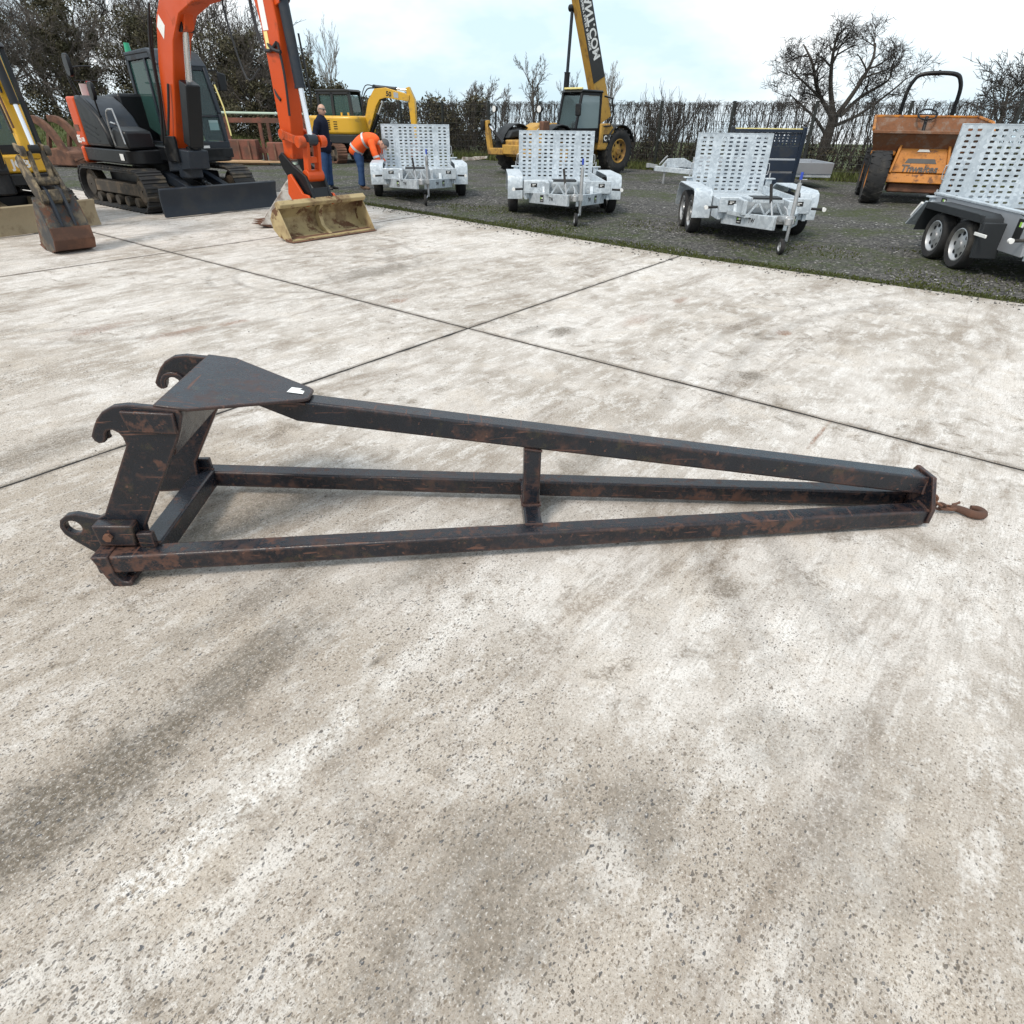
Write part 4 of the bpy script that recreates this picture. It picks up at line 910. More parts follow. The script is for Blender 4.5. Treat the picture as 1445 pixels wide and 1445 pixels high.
# ------------------------------------------------------------------ muddy yellow mini excavator at the edge of the concrete
def sub(name, parent, M_=I4):
    o = bpy.data.objects.new(name, None); C.objects.link(o); o.parent = parent; o.matrix_local = M_; return o
def cab_box(parent, x0, x1, y0, y1, z0, z1, slant, fmat, gmat='glass', lower=.0, post=.06, name='cab', roofmat=None, mid=None):
    """framed cab: windscreen at x1 leaning back by slant; solid lower part up to z0+lower"""
    cb = sub(name, parent)
    xt = x1-slant
    for y in (y0+post/2, y1-post/2):
        f = MB().beam((x0+post/2,y,z0),(x0+post/2,y,z1),post,post,(1,0,0)); f.beam((x1-post/2,y,z0),(xt-post/2,y,z1),post,post,(1,0,0))
        f.beam((x0,y,z1-.03),(xt,y,z1-.03),post,post); f.beam((x0,y,z0+.03),(x1,y,z0+.03),post,post)
        if mid is not None: f.beam((mid,y,z0),(mid,y,z1),post,post,(1,0,0))
        obj('cab_frame', f, fmat, cb, bevel=.008)
        g = MB().add([(x0+post,y,z0+lower),(x1-post-slant*lower/(z1-z0),y,z0+lower),(xt-post,y,z1-post),(x0+post,y,z1-post)], [(0,1,2,3)])
        obj('side_window', g, M[gmat], cb, smooth=False, fix=False)
        if lower: obj('door_panel', MB().prism([(x0+.02,z0),(x1-.02,z0),(x1-.02-slant*lower/(z1-z0),z0+lower),(x0+.02,z0+lower)], 'y', y-.012, y+.012), fmat, cb)
    xm = x1-slant*lower/(z1-z0)
    obj('windscreen', MB().add([(xm-.03,y0+post,z0+lower),(xm-.03,y1-post,z0+lower),(xt-.03,y1-post,z1-post),(xt-.03,y0+post,z1-post)], [(0,1,2,3)]), M[gmat], cb, smooth=False, fix=False)
    obj('rear_window', MB().add([(x0+.03,y0+post,z0+lower),(x0+.03,y1-post,z0+lower),(x0+.03,y1-post,z1-post),(x0+.03,y0+post,z1-post)], [(0,1,2,3)]), M[gmat], cb, smooth=False, fix=False)
    if lower: obj('front_panel', MB().bx(x1-.05,x1-.01,y0+.02,y1-.02,z0,z0+lower), fmat, cb)
    obj('cab_roof', MB().prism([(x0-.04,z1),(x0-.02,z1+.07),(xt-.05,z1+.08),(xt+.06,z1+.01)], 'y', y0-.02, y1+.02), roofmat or fmat, cb, bevel=.03)
    obj('cab_floor', MB().bx(x0,x1,y0+.01,y1-.01,z0-.05,z0-.002), fmat, cb)
    obj('seat', MB().bx(x0+.25,x0+.65,(y0+y1)/2-.2,(y0+y1)/2+.2,z0+.3,z0+.48).bx(x0+.18,x0+.3,(y0+y1)/2-.2,(y0+y1)/2+.2,z0+.45,z0+1.05), M['black'], cb, bevel=.04)
    return cb
me_ = thing('mini_excavator', 'muddy yellow mini excavator with narrow rusty digging bucket resting on the concrete', 'excavator', (-8.12, 10.48, 0), R(-40.5))
UM = Matrix.Rotation(R(10), 4, 'Z')
for s in (-1, 1): make_track(me_, s*.60, .30, 1.35, .23, UM, M['mudtrack'], 30, 4)
obj('carbody', MB().bx(-.5,.5,-.5,.5,.28,.44).cyl((0,0,.42),(0,0,.58),.36,n=22).xf(UM), M['black'], me_, bevel=.02)
mb_ = obj('dozer_blade', MB().prism([(1.26,.015),(1.30,.015),(1.275,.12),(1.275,.25),(1.31,.37),(1.27,.385),(1.235,.26),(1.235,.12)], 'y', -.78, .78).xf(UM), M['mud'], me_, bevel=.005)
for s in (-1, 1): obj('blade_arm', MB().beam((.5,s*.25,.36),(1.24,s*.25,.16),.09,.11).xf(UM), M['mud'], mb_, bevel=.01)
obj('platform', MB().prism(rrect(-.95,.85,-.72,.72,.25), 'z', .58, .74), M['black'], me_, bevel=.02)
pn = obj('body_panel', MB().prism(rrect(-.98,.80,-.75,.75,.28), 'z', .745, .98), M['yellow'], me_, bevel=.03)
obj('lettering', text_mb('JCB', .17, .002, .006, 1.0, frame((.30,-.752,.86), (1,0,0), (0,0,1))), M['white'], pn, smooth=False)
obj('lettering', text_mb('JCB', .15, .002, .006, 1.0, frame((.802,.30,.86), (0,1,0), (0,0,1))), M['white'], pn, smooth=False)
obj('name_patch', MB().bx(.56,.78,-.754,-.750,.81,.92), M['rust'], pn, smooth=False)
obj('engine_cover', MB().prism([(-.98,.98),(-.96,1.35),(-.70,1.45),(-.35,1.45),(-.30,.98)], 'y', -.72, .72), M['yellow'], me_, bevel=.05)
cab_box(me_, -.45, .68, -.30, .70, .98, 2.25, .18, M['black'], lower=.12)
_before = set(bpy.data.objects)
obj('swing_post', MB().cyl((1.02,0,.50),(1.02,0,.95),.13,n=16).bx(.7,1.0,-.12,.12,.55,.85), M['black'], me_, bevel=.02)
BP = [(1.05,.88),(1.02,1.3),(1.10,1.8),(1.35,2.2),(1.8,2.48),(2.55,2.72)]
obj('boom', bar_profile(BP, [.18,.24,.28,.32,.28,.20], -.10, .10), M['yellow'], me_, bevel=.012)
ram(me_, (1.25,0,.82), (1.55,0,2.02), .58, .055, M['black'], 'boom_ram')
AP = [(2.45,2.86),(2.55,2.55),(2.68,2.0),(2.78,1.5),(2.84,1.02)]
am = obj('arm', bar_profile(AP[::-1], [.14,.17,.20,.24,.20], -.08, .08), M['yellow'], me_, bevel=.01)
ram(me_, (2.78,0,2.40), (3.05,0,1.14), .62, .045, M['black'], 'bucket_ram')
hose([(2.60,-.10,2.5),(2.66,-.11,2.0),(2.72,-.10,1.6),(2.80,-.10,1.3)], .014, me_); hose([(2.66,.0,2.55),(2.80,-.05,2.1),(2.84,-.06,1.7)], .012, me_)
hose([(2.74,-.09,1.9),(2.86,-.10,1.65),(2.90,-.09,1.35)], .012, me_, 'rust')
for y in (-.13, .13): obj('link_bar', MB().beam((2.80,y,1.16),(3.05,y,1.12),.03,.08).cyl((3.05,y-.03,1.12),(3.05,y+.03,1.12),.055,n=12), M['mudsteel'], am, bevel=.005)
obj('h_link', MB().beam((3.05,-.07,1.12),(3.08,-.07,.80),.04,.08,(1,0,0)).beam((3.05,.07,1.12),(3.08,.07,.80),.04,.08,(1,0,0)).cyl((3.08,-.12,.80),(3.08,.12,.80),.05,n=12), M['mudsteel'], am, bevel=.005)
hq = sub('quick_hitch', me_)
for y in (-.14, .14): obj('hitch_cheek', MB().prism([(2.74,1.04),(2.86,1.08),(3.06,.90),(3.22,.70),(3.20,.58),(3.06,.56),(2.90,.70),(2.76,.92)], 'y', y-.018, y+.018), M['mudsteel'], hq, bevel=.006)
obj('hitch_body', MB().prism([(3.02,.60),(3.20,.72),(3.24,.60),(3.14,.52)], 'y', -.15, .15), M['mudsteel'], hq, bevel=.01)
mk = make_bucket(me_, I4, [(2.72,.05),(2.92,.015),(3.12,.01),(3.28,.06),(3.34,.18),(3.30,.36),(3.20,.54),(3.10,.64)], -.22, .22, M['bucket_side'], M['rust'], None, teeth=3, name='digging_bucket', inner=1)
obj('wear_plate', MB().loft([[(3.358,y,.16),(3.345,y,.31),(3.325,y,.31),(3.33,y,.17)] for y in (-.228,.228)]).loft([[(3.10,y,.0),(3.29,y,.045),(3.36,y,.17),(3.335,y,.17),(3.275,y,.06),(3.10,y,.015)] for y in (-.234,.234)]), M['rust'], mk)
for y in (-.075, .075): obj('bucket_ear', MB().prism([(3.31,.34),(3.345,.32),(3.32,.52),(3.22,.72),(3.08,.76),(3.06,.64)], 'y', y-.015, y+.015), M['gunmetal'], mk, bevel=.004)
for o in set(bpy.data.objects)-_before:
    if o.parent == me_: o.location.y -= .06

# ------------------------------------------------------------------ yellow midi excavator at the back
ke = thing('midi_excavator', 'yellow midi excavator with black cab parked behind the man in navy coat', 'excavator', (-6.35, 26.4, -.02), R(-12))
for s in (-1, 1): make_track(ke, s*.75, .38, 1.5, .28, Matrix.Rotation(R(-38), 4, 'Z'), M['old_rust'], 30, 4)
obj('carbody', MB().bx(-.5,.5,-.6,.6,.3,.5).cyl((0,0,.48),(0,0,.64),.4,n=20), M['black'], ke)
obj('dozer_blade', MB().bx(-1.55,-1.47,-.9,.9,.05,.40).bx(-1.5,-.6,-.3,-.18,.2,.34).bx(-1.5,-.6,.18,.3,.2,.34).xf(Matrix.Rotation(R(-15), 4, 'Z')), M['old_rust'], ke)
obj('skirt', MB().prism(rrect(-1.12,.95,-.95,.95,.35), 'z', .62, .90), M['grey_plastic'], ke, bevel=.03)
kc = obj('engine_cover', MB().prism(rrect(-1.10,.90,-.96,.96,.35), 'z', .90, 1.46), M['yellow'], ke, bevel=.08, seg=3)
for k in range(5): obj('vent', MB().bx(-.62,-.12,-.97,-.955,1.04+.065*k,1.075+.065*k), M['black'], kc)
for k in range(4): obj('vent', MB().bx(.02,.16,-.97,-.955,1.06+.07*k,1.085+.07*k), M['black'], kc)
for x in (.12, .38): obj('lift_eye', MB().bx(x,x+.05,-.5,-.44,1.45,1.56), M['yellow'], kc)
obj('side_badge', MB().bx(-.62,-.38,-.957,-.952,.70,.80), M['red'], ke)
cab_box(ke, -.95, .45, -.10, .88, .95, 2.18, .10, M['grey_plastic'], lower=.48, post=.10, mid=-.35)
_before = set(bpy.data.objects)
BP = [(.85,.95),(1.0,1.35),(1.2,1.85),(1.42,2.12),(1.75,2.16),(2.2,2.08),(2.62,2.0)]
kb = obj('boom', bar_profile(BP, [.22,.28,.34,.36,.30,.25,.20], -.12, .12), M['yellow'], ke, bevel=.012)
obj('lettering', text_mb('50', .20, .002, .006, 1.0, frame((1.86,-.125,2.12), (1,0,-.12), (.12,0,1))), M['stickerdark'], kb, smooth=False)
obj('emblem_patch', MB().prism([(2.05,2.18),(2.22,2.16),(2.22,2.0),(2.05,2.02)], 'y', -.125, -.121), M['alu'], kb, smooth=False)
ram(ke, (1.0,0,.9), (1.62,0,1.98), .55, .07, M['black'], 'boom_ram'); ram(ke, (1.30,0,2.34), (2.58,0,2.24), .62, .055, M['gunmetal'], 'arm_ram')
obj('arm', bar_profile([(2.72,.75),(2.70,1.4),(2.68,1.95),(2.56,2.32)], [.14,.20,.24,.12], -.09, .09), M['yellow'], ke, bevel=.01)
hose([(1.28,.0,2.30),(1.05,-.1,2.25),(.85,-.13,1.9),(.8,-.13,1.4)], .02, ke); hose([(1.3,.05,2.34),(1.0,-.1,2.36),(.78,-.14,1.9)], .016, ke)
make_bucket(ke, I4, [(2.40,.35),(2.55,.22),(2.75,.2),(2.9,.32),(2.92,.5),(2.82,.68),(2.72,.75)], -.25, .25, M['rust'], M['rust'], None, name='digging_bucket', inner=1)

# ------------------------------------------------------------------ telehandler
th = thing('telehandler', 'old yellow telehandler with raised boom and stabiliser legs behind the galvanised trailer', 'telehandler', (1.55, 22.45, -.02), R(-139))
WB, WT, WR = 1.32, .95, .62
for sx in (-1, 1):
    for s in (-1, 1): make_wheel(th, (sx*WB, s*WT, WR), WR, .42, 'y', s, .33, M['tele_yellow'], tread=20)
obj('chassis', MB().bx(-2.0,2.05,-.55,.55,.48,.92), M['tele_yellow'], th, bevel=.04)
obj('axle', MB().cyl((WB,-.8,WR),(WB,.8,WR),.13,n=12), M['black'], th); obj('axle', MB().cyl((-WB,-.8,WR),(-WB,.8,WR),.13,n=12), M['black'], th)
sp_ = obj('side_panel', MB().prism([(-1.1,.66),(-1.05,1.20),(-.85,1.36),(-.40,1.36),(-.40,.66)], 'y', .52, 1.12), M['tele_yellow'], th, bevel=.04)
lb = obj('name_plate', MB().bx(-.98,-.52,1.122,1.126,.86,1.08), M['stickerdark'], sp_, smooth=False)
obj('lettering', text_mb('CAT', .20, .002, .008, 1.0, frame((-.75,1.128,.97), (-1,0,0), (0,0,1))), M['white'], lb, smooth=False)
obj('engine_hood', MB().prism([(-1.3,.9),(-1.3,1.35),(.6,1.35),(1.0,1.2),(1.0,.9)], 'y', -1.08, -.42), M['tele_yellow'], th, bevel=.08)
for sx, s in ((-1,1),(1,1),(-1,-1),(1,-1)):
    a = arc(sx*WB, WR, WR+.10, 20, 160, 8); b = arc(sx*WB, WR, WR+.07, 160, 20, 8)
    obj('mudguard', MB().prism(a+b, 'y', s*WT-.22, s*WT+.22), M['grey_plastic'], th, bevel=.01)
obj('dash_cowl', MB().prism([(.60,.95),(.60,1.22),(1.05,1.16),(1.25,1.02),(1.25,.9)], 'y', .05, 1.02), M['black'], th, bevel=.08)
cab_box(th, -.42, .72, .22, 1.06, .92, 2.12, .26, M['black'], 'glass_clear', lower=.32, post=.065)
obj('light_bar', MB().bx(.36,.44,.28,1.0,2.20,2.25), M['lightyellow'], th, bevel=.01)
mg = obj('mirror_frame', MB().tube([(-.50,1.08,2.05),(-.78,1.14,2.0),(-.85,1.16,1.6),(-.80,1.14,1.30),(-.5,1.1,1.28)], .025, 7), M['black'], th)
obj('mirror', MB().bx(.70,.76,1.10,1.30,1.55,1.85), M['black'], th, bevel=.02)
E_ = R(66); bd = Vector((math.cos(E_), 0, math.sin(E_))); bu = Vector((-math.sin(E_), 0, math.cos(E_))); p0 = Vector((-1.62, -.02, 1.62))
bo = sub('boom', th)
obj('outer_section', MB().beam(p0-bd*.2, p0+bd*3.7, .29, .54, bu), M['tele_yellow'], bo, bevel=.02)
obj('inner_section', MB().beam(p0+bd*3.7, p0+bd*7.2, .24, .42, bu), M['tele_yellow'], bo, bevel=.02)
pc = p0+bd*2.55; pc.y += .174
bp_ = obj('name_board', MB().beam(p0+bd*.95+Vector((0,.149,0)), p0+bd*4.6+Vector((0,.149,0)), .006, .53, bu), M['stickerdark'], bo)
obj('lettering', text_mb('PLANT.COM', .40, .002, .010, .86, frame(p0+bd*2.45+bu*.07+Vector((0,.154,0)), -bd, -bu)), M['white'], bp_, smooth=False)
obj('lettering', text_mb('MACHINERY SALES & SERVICE', .12, .002, .003, 1.0, frame(p0+bd*2.6-bu*.15+Vector((0,.154,0)), -bd, -bu)), M['white'], bp_, smooth=False)
ram(th, (-.15,-.30,.95), p0+bd*2.9-bu*.22+Vector((0,-.20,0)), .52, .085, M['black'], 'lift_ram', M['gunmetal'])
for s in (-1, 1):
    lg = sub('stabiliser', th)
    obj('stabiliser_arm', MB().beam((2.15,s*.45,.62),(2.15,s*1.12,.60),.16,.18).beam((2.15,s*1.10,.52),(2.18,s*1.26,1.40),.16,.13,(1,0,0)), M['tele_yellow'], lg, bevel=.02)
    obj('stabiliser_foot', MB().bx(2.05,2.32,*sorted((s*1.26,s*1.42)),1.14,1.42), M['rust' if s > 0 else 'black'], lg, bevel=.03)
    ram(lg, (2.15,s*.5,.85), (2.16,s*1.18,1.28), .6, .05, M['black'])
    lk = obj('lamp_stalk', MB().cyl((2.05,s*1.0,.9),(2.05,s*1.0,1.62),.02,n=8), M['black'], th)
    lh = obj('lamp_housing', MB().lathe([(.0,-.06),(.06,-.06),(.10,.02),(.10,.05),(0,.05)], (2.05,s*1.0,1.70), 'x', 16), M['black'], lk)
    obj('lamp_lens', MB().cyl((2.098,s*1.0,1.70),(2.106,s*1.0,1.70),.082,n=16), M['white'], lh)
obj('carriage', MB().bx(2.0,2.2,-.5,.5,.55,.80), M['tele_yellow'], th, bevel=.02)
obj('headlamp_cowl', MB().prism([(1.2,1.0),(1.35,1.20),(1.75,1.15),(1.9,.95)], 'y', -.95, -.55), M['grey_plastic'], th, bevel=.04)

# ------------------------------------------------------------------ dumper
du = thing('site_dumper', 'rusty orange site dumper with tipping skip and black roll bar', 'dumper', (9.04, 15.8, -.02), R(-113))
for sx in (-1, 1):
    for s in (-1, 1): make_wheel(du, (.45+sx*.90-.25, s*.80, .50), .50, .38, 'y', s, .26, M['dorange'], tread=18)
obj('chassis', MB().bx(-1.5,.9,-.40,.40,.45,.72), M['dorange'], du, bevel=.03)
obj('engine_cover', MB().prism([(-1.7,.6),(-1.7,1.1),(-1.5,1.2),(-.75,1.2),(-.75,.6)], 'y', -.55, .55), M['dorange'], du, bevel=.05)
obj('seat', MB().bx(-1.05,-.65,-.22,.22,1.2,1.32).bx(-1.12,-1.0,-.22,.22,1.3,1.65), M['black'], du, bevel=.04)
obj('steering_column', MB().cyl((-.25,0,.9),(-.48,0,1.62),.035,n=8), M['black'], du)
rg = []
for k in range(17):
    a = 2*math.pi*k/16; rg.append((-.50+.06*math.cos(a)*0+.17*math.cos(a)*.85, .19*math.sin(a), 1.66-.10*math.cos(a)))
sw = obj('steering_wheel', MB().tube(rg, .018, 6, False), M['black'], du)
obj('spoke', MB().beam((-.50,-.18,1.66),(-.50,.18,1.66),.03,.02), M['black'], sw)
rp = [(-.95,-.52,.75),(-.90,-.52,1.5),(-.84,-.52,2.05),(-.82,-.46,2.28),(-.82,-.34,2.40),(-.82,0,2.43),(-.82,.34,2.40),(-.82,.46,2.28),(-.84,.52,2.05),(-.90,.52,1.5),(-.95,.52,.75)]
ro = obj('roll_bar', MB().tube(smooth_path(rp, 4), .042, 10), M['black'], du)
obj('roll_bar_joint', MB().cyl((-.82,-.02,2.43),(-.82,.02,2.43),.055,n=12), M['black'], ro)
skp = sub('skip', du)
b4 = [(-.35,-.72,.88),(.62,-.72,.80),(.62,.72,.80),(-.35,.72,.88)]; t4 = [(-.62,-1.02,1.60),(.70,-1.08,1.50),(.70,1.08,1.50),(-.62,1.02,1.60)]
sk = MB(); sk.add(b4+t4+[(1.02,-1.08,1.36),(1.02,1.08,1.36),(.70,-.95,.98),(.70,.95,.98)], [(0,1,2,3),(0,3,7,4),(0,4,5,1),(3,2,6,7),(1,10,11,2),(10,8,9,11),(1,5,8,10),(2,11,9,6)])
so = obj('skip_body', sk, M['skip_rust'], skp, smooth=False)
sm = so.modifiers.new('thick', 'SOLIDIFY'); sm.thickness = .03; sm.offset = 1
obj('skip_rim', MB().tube([(1.03,-1.09,1.37),(.70,-1.09,1.52),(-.63,-1.03,1.62),(-.63,1.03,1.62),(.70,1.09,1.52),(1.03,1.09,1.37)], .03, 6), M['dorange'], skp)
obj('skip_lip', MB().bx(.98,1.05,-1.09,1.09,1.31,1.37), M['skip_rust'], skp, bevel=.01)
obj('skip_brace', MB().bx(.60,.80,-1.02,-.50,.86,1.0).bx(.60,.80,.50,1.02,.86,1.0), M['dorange'], skp, bevel=.02) if False else None
for s in (-1, 1): obj('skip_brace', MB().bx(.66,.82,*sorted((s*.52,s*1.0)),.90,.99), M['dorange'], skp, bevel=.02)
tf = sub('front_panel', du)
obj('tilt_frame', MB().add([(.72,-.46,1.16),(.72,.46,1.16),(.98,.54,.60),(.98,-.54,.60),(.66,-.46,1.16),(.66,.46,1.16),(.92,.54,.60),(.92,-.54,.60)], [(0,1,2,3),(7,6,5,4),(0,4,5,1),(1,5,6,2),(2,6,7,3),(3,7,4,0)]), M['dorange'], tf, bevel=.015)
for s in (-1, 1): obj('frame_rib', MB().beam((.74,s*.44,1.18),(1.01,s*.54,.58),.05,.09,(1,0,.4)), M['dorange'], tf, bevel=.01)
obj('slot', MB().add([(.866,-.25,.86),(.866,.25,.86),(.905,.30,.775),(.905,-.30,.775)], [(0,1,2,3)]), M['stickerdark'], tf, smooth=False, fix=False)
obj('lettering', text_mb('Thwaites', .20, .003, .005, .95, frame((.957,0,.675), (0,1,0), (-.42,0,.9)), .15), M['stickerdark'], tf, smooth=False)
obj('apron', MB().add([(1.0,-.56,.59),(1.0,.56,.59),(1.10,.60,.42),(1.10,-.60,.42),(.94,-.56,.56),(.94,.56,.56),(1.04,.60,.40),(1.04,-.60,.40)], [(0,1,2,3),(7,6,5,4),(0,4,5,1),(1,5,6,2),(2,6,7,3),(3,7,4,0)]), M['dorange'], tf, bevel=.01)
obj('axle_housing', MB().bx(.55,1.0,-.5,.5,.22,.40), M['rust'], du, bevel=.03)
obj('badge', MB().prism([(-.12,.985),(.12,.985),(.09,1.03),(-.09,1.03)], 'x', .815, .822), M['white'], tf, smooth=False)

# ------------------------------------------------------------------ flatbed trailer and the navy ramp behind the narrow trailer
fb = thing('flatbed_trailer', 'low flatbed trailer with aluminium dropsides and its drawbar beside the fence', 'trailer', (6.55, 19.0, -.02), R(176))
obj('bed', MB().bx(-1.75,1.55,-.85,.85,.26,.34), M['galv'], fb, bevel=.01)
for s in (-1, 1): obj('dropside', MB().bx(-1.75,1.55,s*.85-.02,s*.85+.02,.345,.60), M['alu'], fb, bevel=.006)
obj('tailboard', MB().bx(-1.77,-1.735,-.83,.83,.345,.60), M['alu'], fb, bevel=.006)
for s in (-1, 1):
    obj('drawbar_beam', MB().beam((1.5,s*.55,.30),(2.72,s*.05,.36),.06,.12), M['galv'], fb, bevel=.005)
    for x in (-.35, .35): make_wheel(fb, (x, s*.72, .22), .22, .15, 'y', s, .13, M['tin'], holes=0)
obj('a_frame', MB().prism([(1.55,.36),(2.5,.40),(2.35,.58),(1.9,.60),(1.55,.44)], 'y', -.35, -.31), M['galv'], fb, bevel=.005)
for k in range(3): obj('gap', MB().beam((1.75+.14*k,-.353,.44),(1.86+.14*k,-.353,.55),.004,.05), M['stickerdark'], fb)
obj('coupling', MB().beam((2.65,0,.40),(2.9,0,.44),.09,.09).cyl((2.9,0,.38),(2.9,0,.48),.06,n=12).tube([(2.6,0,.45),(2.45,0,.62),(2.40,0,.66)], .02, 6), M['tin'], fb)
obj('prop_stand', MB().cyl((2.45,.12,.0),(2.45,.12,.50),.03,n=10), M['tin'], fb)
obj('sticker', MB().bx(1.75,2.0,-.40,-.395,.28,.36), M['stickerdark'], fb, smooth=False)
nv = thing('loading_ramp', 'dark navy steel loading ramp standing upright with a pale yellow top strip', 'ramp', (6.15, 17.45, -.02), R(-4))
for s in (-1, 1): obj('ramp_upright', MB().beam((s*.86,.05,.06),(s*.86,-.05,1.38),.09,.11,(0,1,0)), M['navy'], nv, bevel=.01)
for z0, z1 in ((.12,.40),(.44,.68),(.72,.98)): obj('ramp_panel', MB().bx(-.82,.82,-.03,.0,z0,z1), M['navy'], nv, bevel=.008)
xs = [-.70+.1*k for k in range(15)]
obj('slotted_panel', perf_panel(xs, [1.03,1.09,1.15,1.21], -.82, .82, 1.0, 1.25, -.03, .006, .025, .012), M['navy'], nv, smooth=False)
obj('top_beam', MB().bx(-.82,.82,-.06,.0,1.265,1.33), M['navy'], nv, bevel=.006)
obj('yellow_strip', MB().bx(-.80,.80,-.062,-.01,1.332,1.352), M['lightyellow'], nv)
for s in (-1, 1): obj('foot_bar', MB().bx(s*.80-.05,s*.80+.05,-.10,.60,.0,.08), M['navy'], nv, bevel=.01)

# ------------------------------------------------------------------ scrap steel by the trees
rk = thing('steel_rack', 'rusty open steel rack with pale green top rail behind the orange excavator', 'rack', (-8.95, 25.2, -.02), R(2))
for x in (-1.45, 0, 1.5):
    for y in (-.4, .5): obj('rack_post', MB().bx(x-.05,x+.05,y-.05,y+.05,0,1.40), M['redrust'], rk)
for y in (-.42, .52):
    for z in (.40, 1.30): obj('rack_rail', MB().bx(-1.6,1.6,y-.035,y+.035,z-.07,z+.07), M['redrust'], rk)
obj('green_rail', MB().cyl((-1.75,-.42,1.52),(1.65,-.42,1.50),.04,n=8), M['greenpipe'], rk)
for (x0, z0, w, hgt, rr) in ((-1.35,.12,1.2,.62,0), (.25,.12,1.3,.55,1)):
    bt = thing('scrap_bucket', ('rust red ribbed steel bucket lying in the rack, left of its middle post' if rr == 0 else 'rust red steel box section lying in the rack, beside the ribbed bucket'), 'scrap steel', (-8.95+x0+w/2, 24.72, -.02+z0), R(3))
    obj('shell', MB().prism([(-.3,0),(.28,0),(.36,hgt*.6),(.1,hgt),(-.3,hgt)], 'x', -w/2, w/2), M['redrust'], bt, bevel=.03)
    for k in range(3): obj('rib', MB().prism([(-.34,.02),(-.30,.02),(-.30,hgt*.95),(-.36,hgt*.6)], 'x', -w/2+w*(.2+.3*k)-.03, -w/2+w*(.2+.3*k)+.03), M['old_rust'], bt)
for k, (x0, x1, y, z, m) in enumerate([(-10.6,-8.6,24.15,.0,'timber'),(-10.3,-8.1,24.0,.06,'timber'),(-9.6,-7.7,24.25,.0,'greenpipe'),(-10.4,-8.9,24.28,.06,'timber')]):
    lab = ['pale sawn plank lowest in the pile before the rusty rack','pale sawn plank crossing the top of the pile before the rusty rack','long pale green painted board on the ground before the rusty rack','short sawn plank at the back of the pile before the rusty rack'][k]
    o = obj('plank', MB().bx(x0,x1,y-.11,y+.11,z,z+.055), M[m], None, bevel=.004); o.rotation_euler = (0,0,0); tag(o, lab, 'plank', 'planks before the rack')
cl = thing('log_grab', 'rusty curved steel grab arms lying on gravel between the two front excavators', 'grab', (-14.6, 22.6, -.02), R(-20))
for k, y in enumerate((-.35, .35)):
    out = smooth_path([(-.75,0,1.40),(-.3,0,1.36),(.1,0,1.12),(.40,0,.72),(.62,0,.25)], 3); inn = smooth_path([(.36,0,.18),(.18,0,.60),(-.05,0,.92),(-.38,0,1.16),(-.75,0,1.22)], 3)
    obj('grab_arm', MB().prism([(p[0],p[2]) for p in out]+[(p[0],p[2]) for p in inn], 'y', y-.06, y+.06), M['rust'], cl, bevel=.01)
obj('grab_body', MB().prism([(-.5,.03),(.75,.03),(.62,.42),(.2,.55),(-.3,.50)], 'y', -.42, .42), M['rust'], cl, bevel=.05)
for y in (-.3, .0, .3): obj('tine', MB().beam((.55,y,.18),(1.15,y,.30),.07,.09,h1=.03), M['rust'], cl)
obj('strut', MB().beam((-.25,-.35,.45),(.02,-.35,1.02),.10,.10,(1,0,0)), M['rust'], cl); obj('strut', MB().beam((-.25,.35,.45),(.02,.35,1.02),.10,.10,(1,0,0)), M['rust'], cl)
# ------------------------------------------------------------------ fence, hedge, trees
def np_obj(name, V, F, mat, parent=None, smooth=False):
    me = bpy.data.meshes.new(name); V = np.asarray(V, np.float32); F = np.asarray(F, np.int32); n, k = F.shape
    me.vertices.add(len(V)); me.vertices.foreach_set('co', V.ravel())
    me.loops.add(n*k); me.loops.foreach_set('vertex_index', F.ravel())
    me.polygons.add(n); me.polygons.foreach_set('loop_start', np.arange(0, n*k, k, dtype=np.int32))
    try: me.polygons.foreach_set('loop_total', np.full(n, k, np.int32))
    except Exception: pass
    me.update(calc_edges=True); me.validate(); me.materials.append(mat)
    o = bpy.data.objects.new(name, me); C.objects.link(o)
    if parent: o.parent = parent
    return o
def leaf_cloud(rng, centres, radii, n, size, squash=.8):
    """n small diamond leaves scattered round clump centres"""
    idx = rng.integers(0, len(centres), n); c = np.asarray(centres)[idx]; r = np.asarray(radii)[idx]
    d = rng.normal(size=(n,3)); d /= np.linalg.norm(d, axis=1, keepdims=True)
    p = c + d*(r*rng.random(n)**.45)[:,None]*np.array([1,1,squash])
    a = rng.normal(size=(n,3)); a /= np.linalg.norm(a, axis=1, keepdims=True)
    b = np.cross(a, rng.normal(size=(n,3))); b /= np.linalg.norm(b, axis=1, keepdims=True)
    s = (size*(.6+.8*rng.random(n)))[:,None]
    V = np.stack([p-a*s, p+b*s*.55, p+a*s, p-b*s*.55], 1).reshape(-1,3)
    F = np.arange(4*n).reshape(-1,4); return V, F
def foliage_mat(name, a, b, c):
    t = NT(name); g = t.new('NewGeometry'); v = g.outputs['Position']
    col = t.mix(t.noise(v, 1.1, 3), a, b); col = t.mix(t.math('MULTIPLY', g.outputs['Random Per Island'], .42), col, c)
    t.col(col); t.rough(.75); t.b.inputs['Specular IOR Level'].default_value = .25
    return t.m
M['ivy'] = foliage_mat('ivy and evergreen leaf', (.040,.042,.020), (.080,.074,.040), (.125,.100,.068))
M['brushleaf'] = foliage_mat('dead brush', (.055,.045,.030), (.085,.070,.042), (.05,.055,.022))
M['grassblade'] = foliage_mat('rough grass', (.055,.085,.018), (.10,.115,.035), (.15,.13,.06))
M['moss'] = foliage_mat('moss and weed', (.040,.058,.012), (.075,.090,.022), (.09,.08,.04))
M['bark'] = paint('dark bark', (.050,.043,.036), .9, 0, .35, 6, bump=.5)
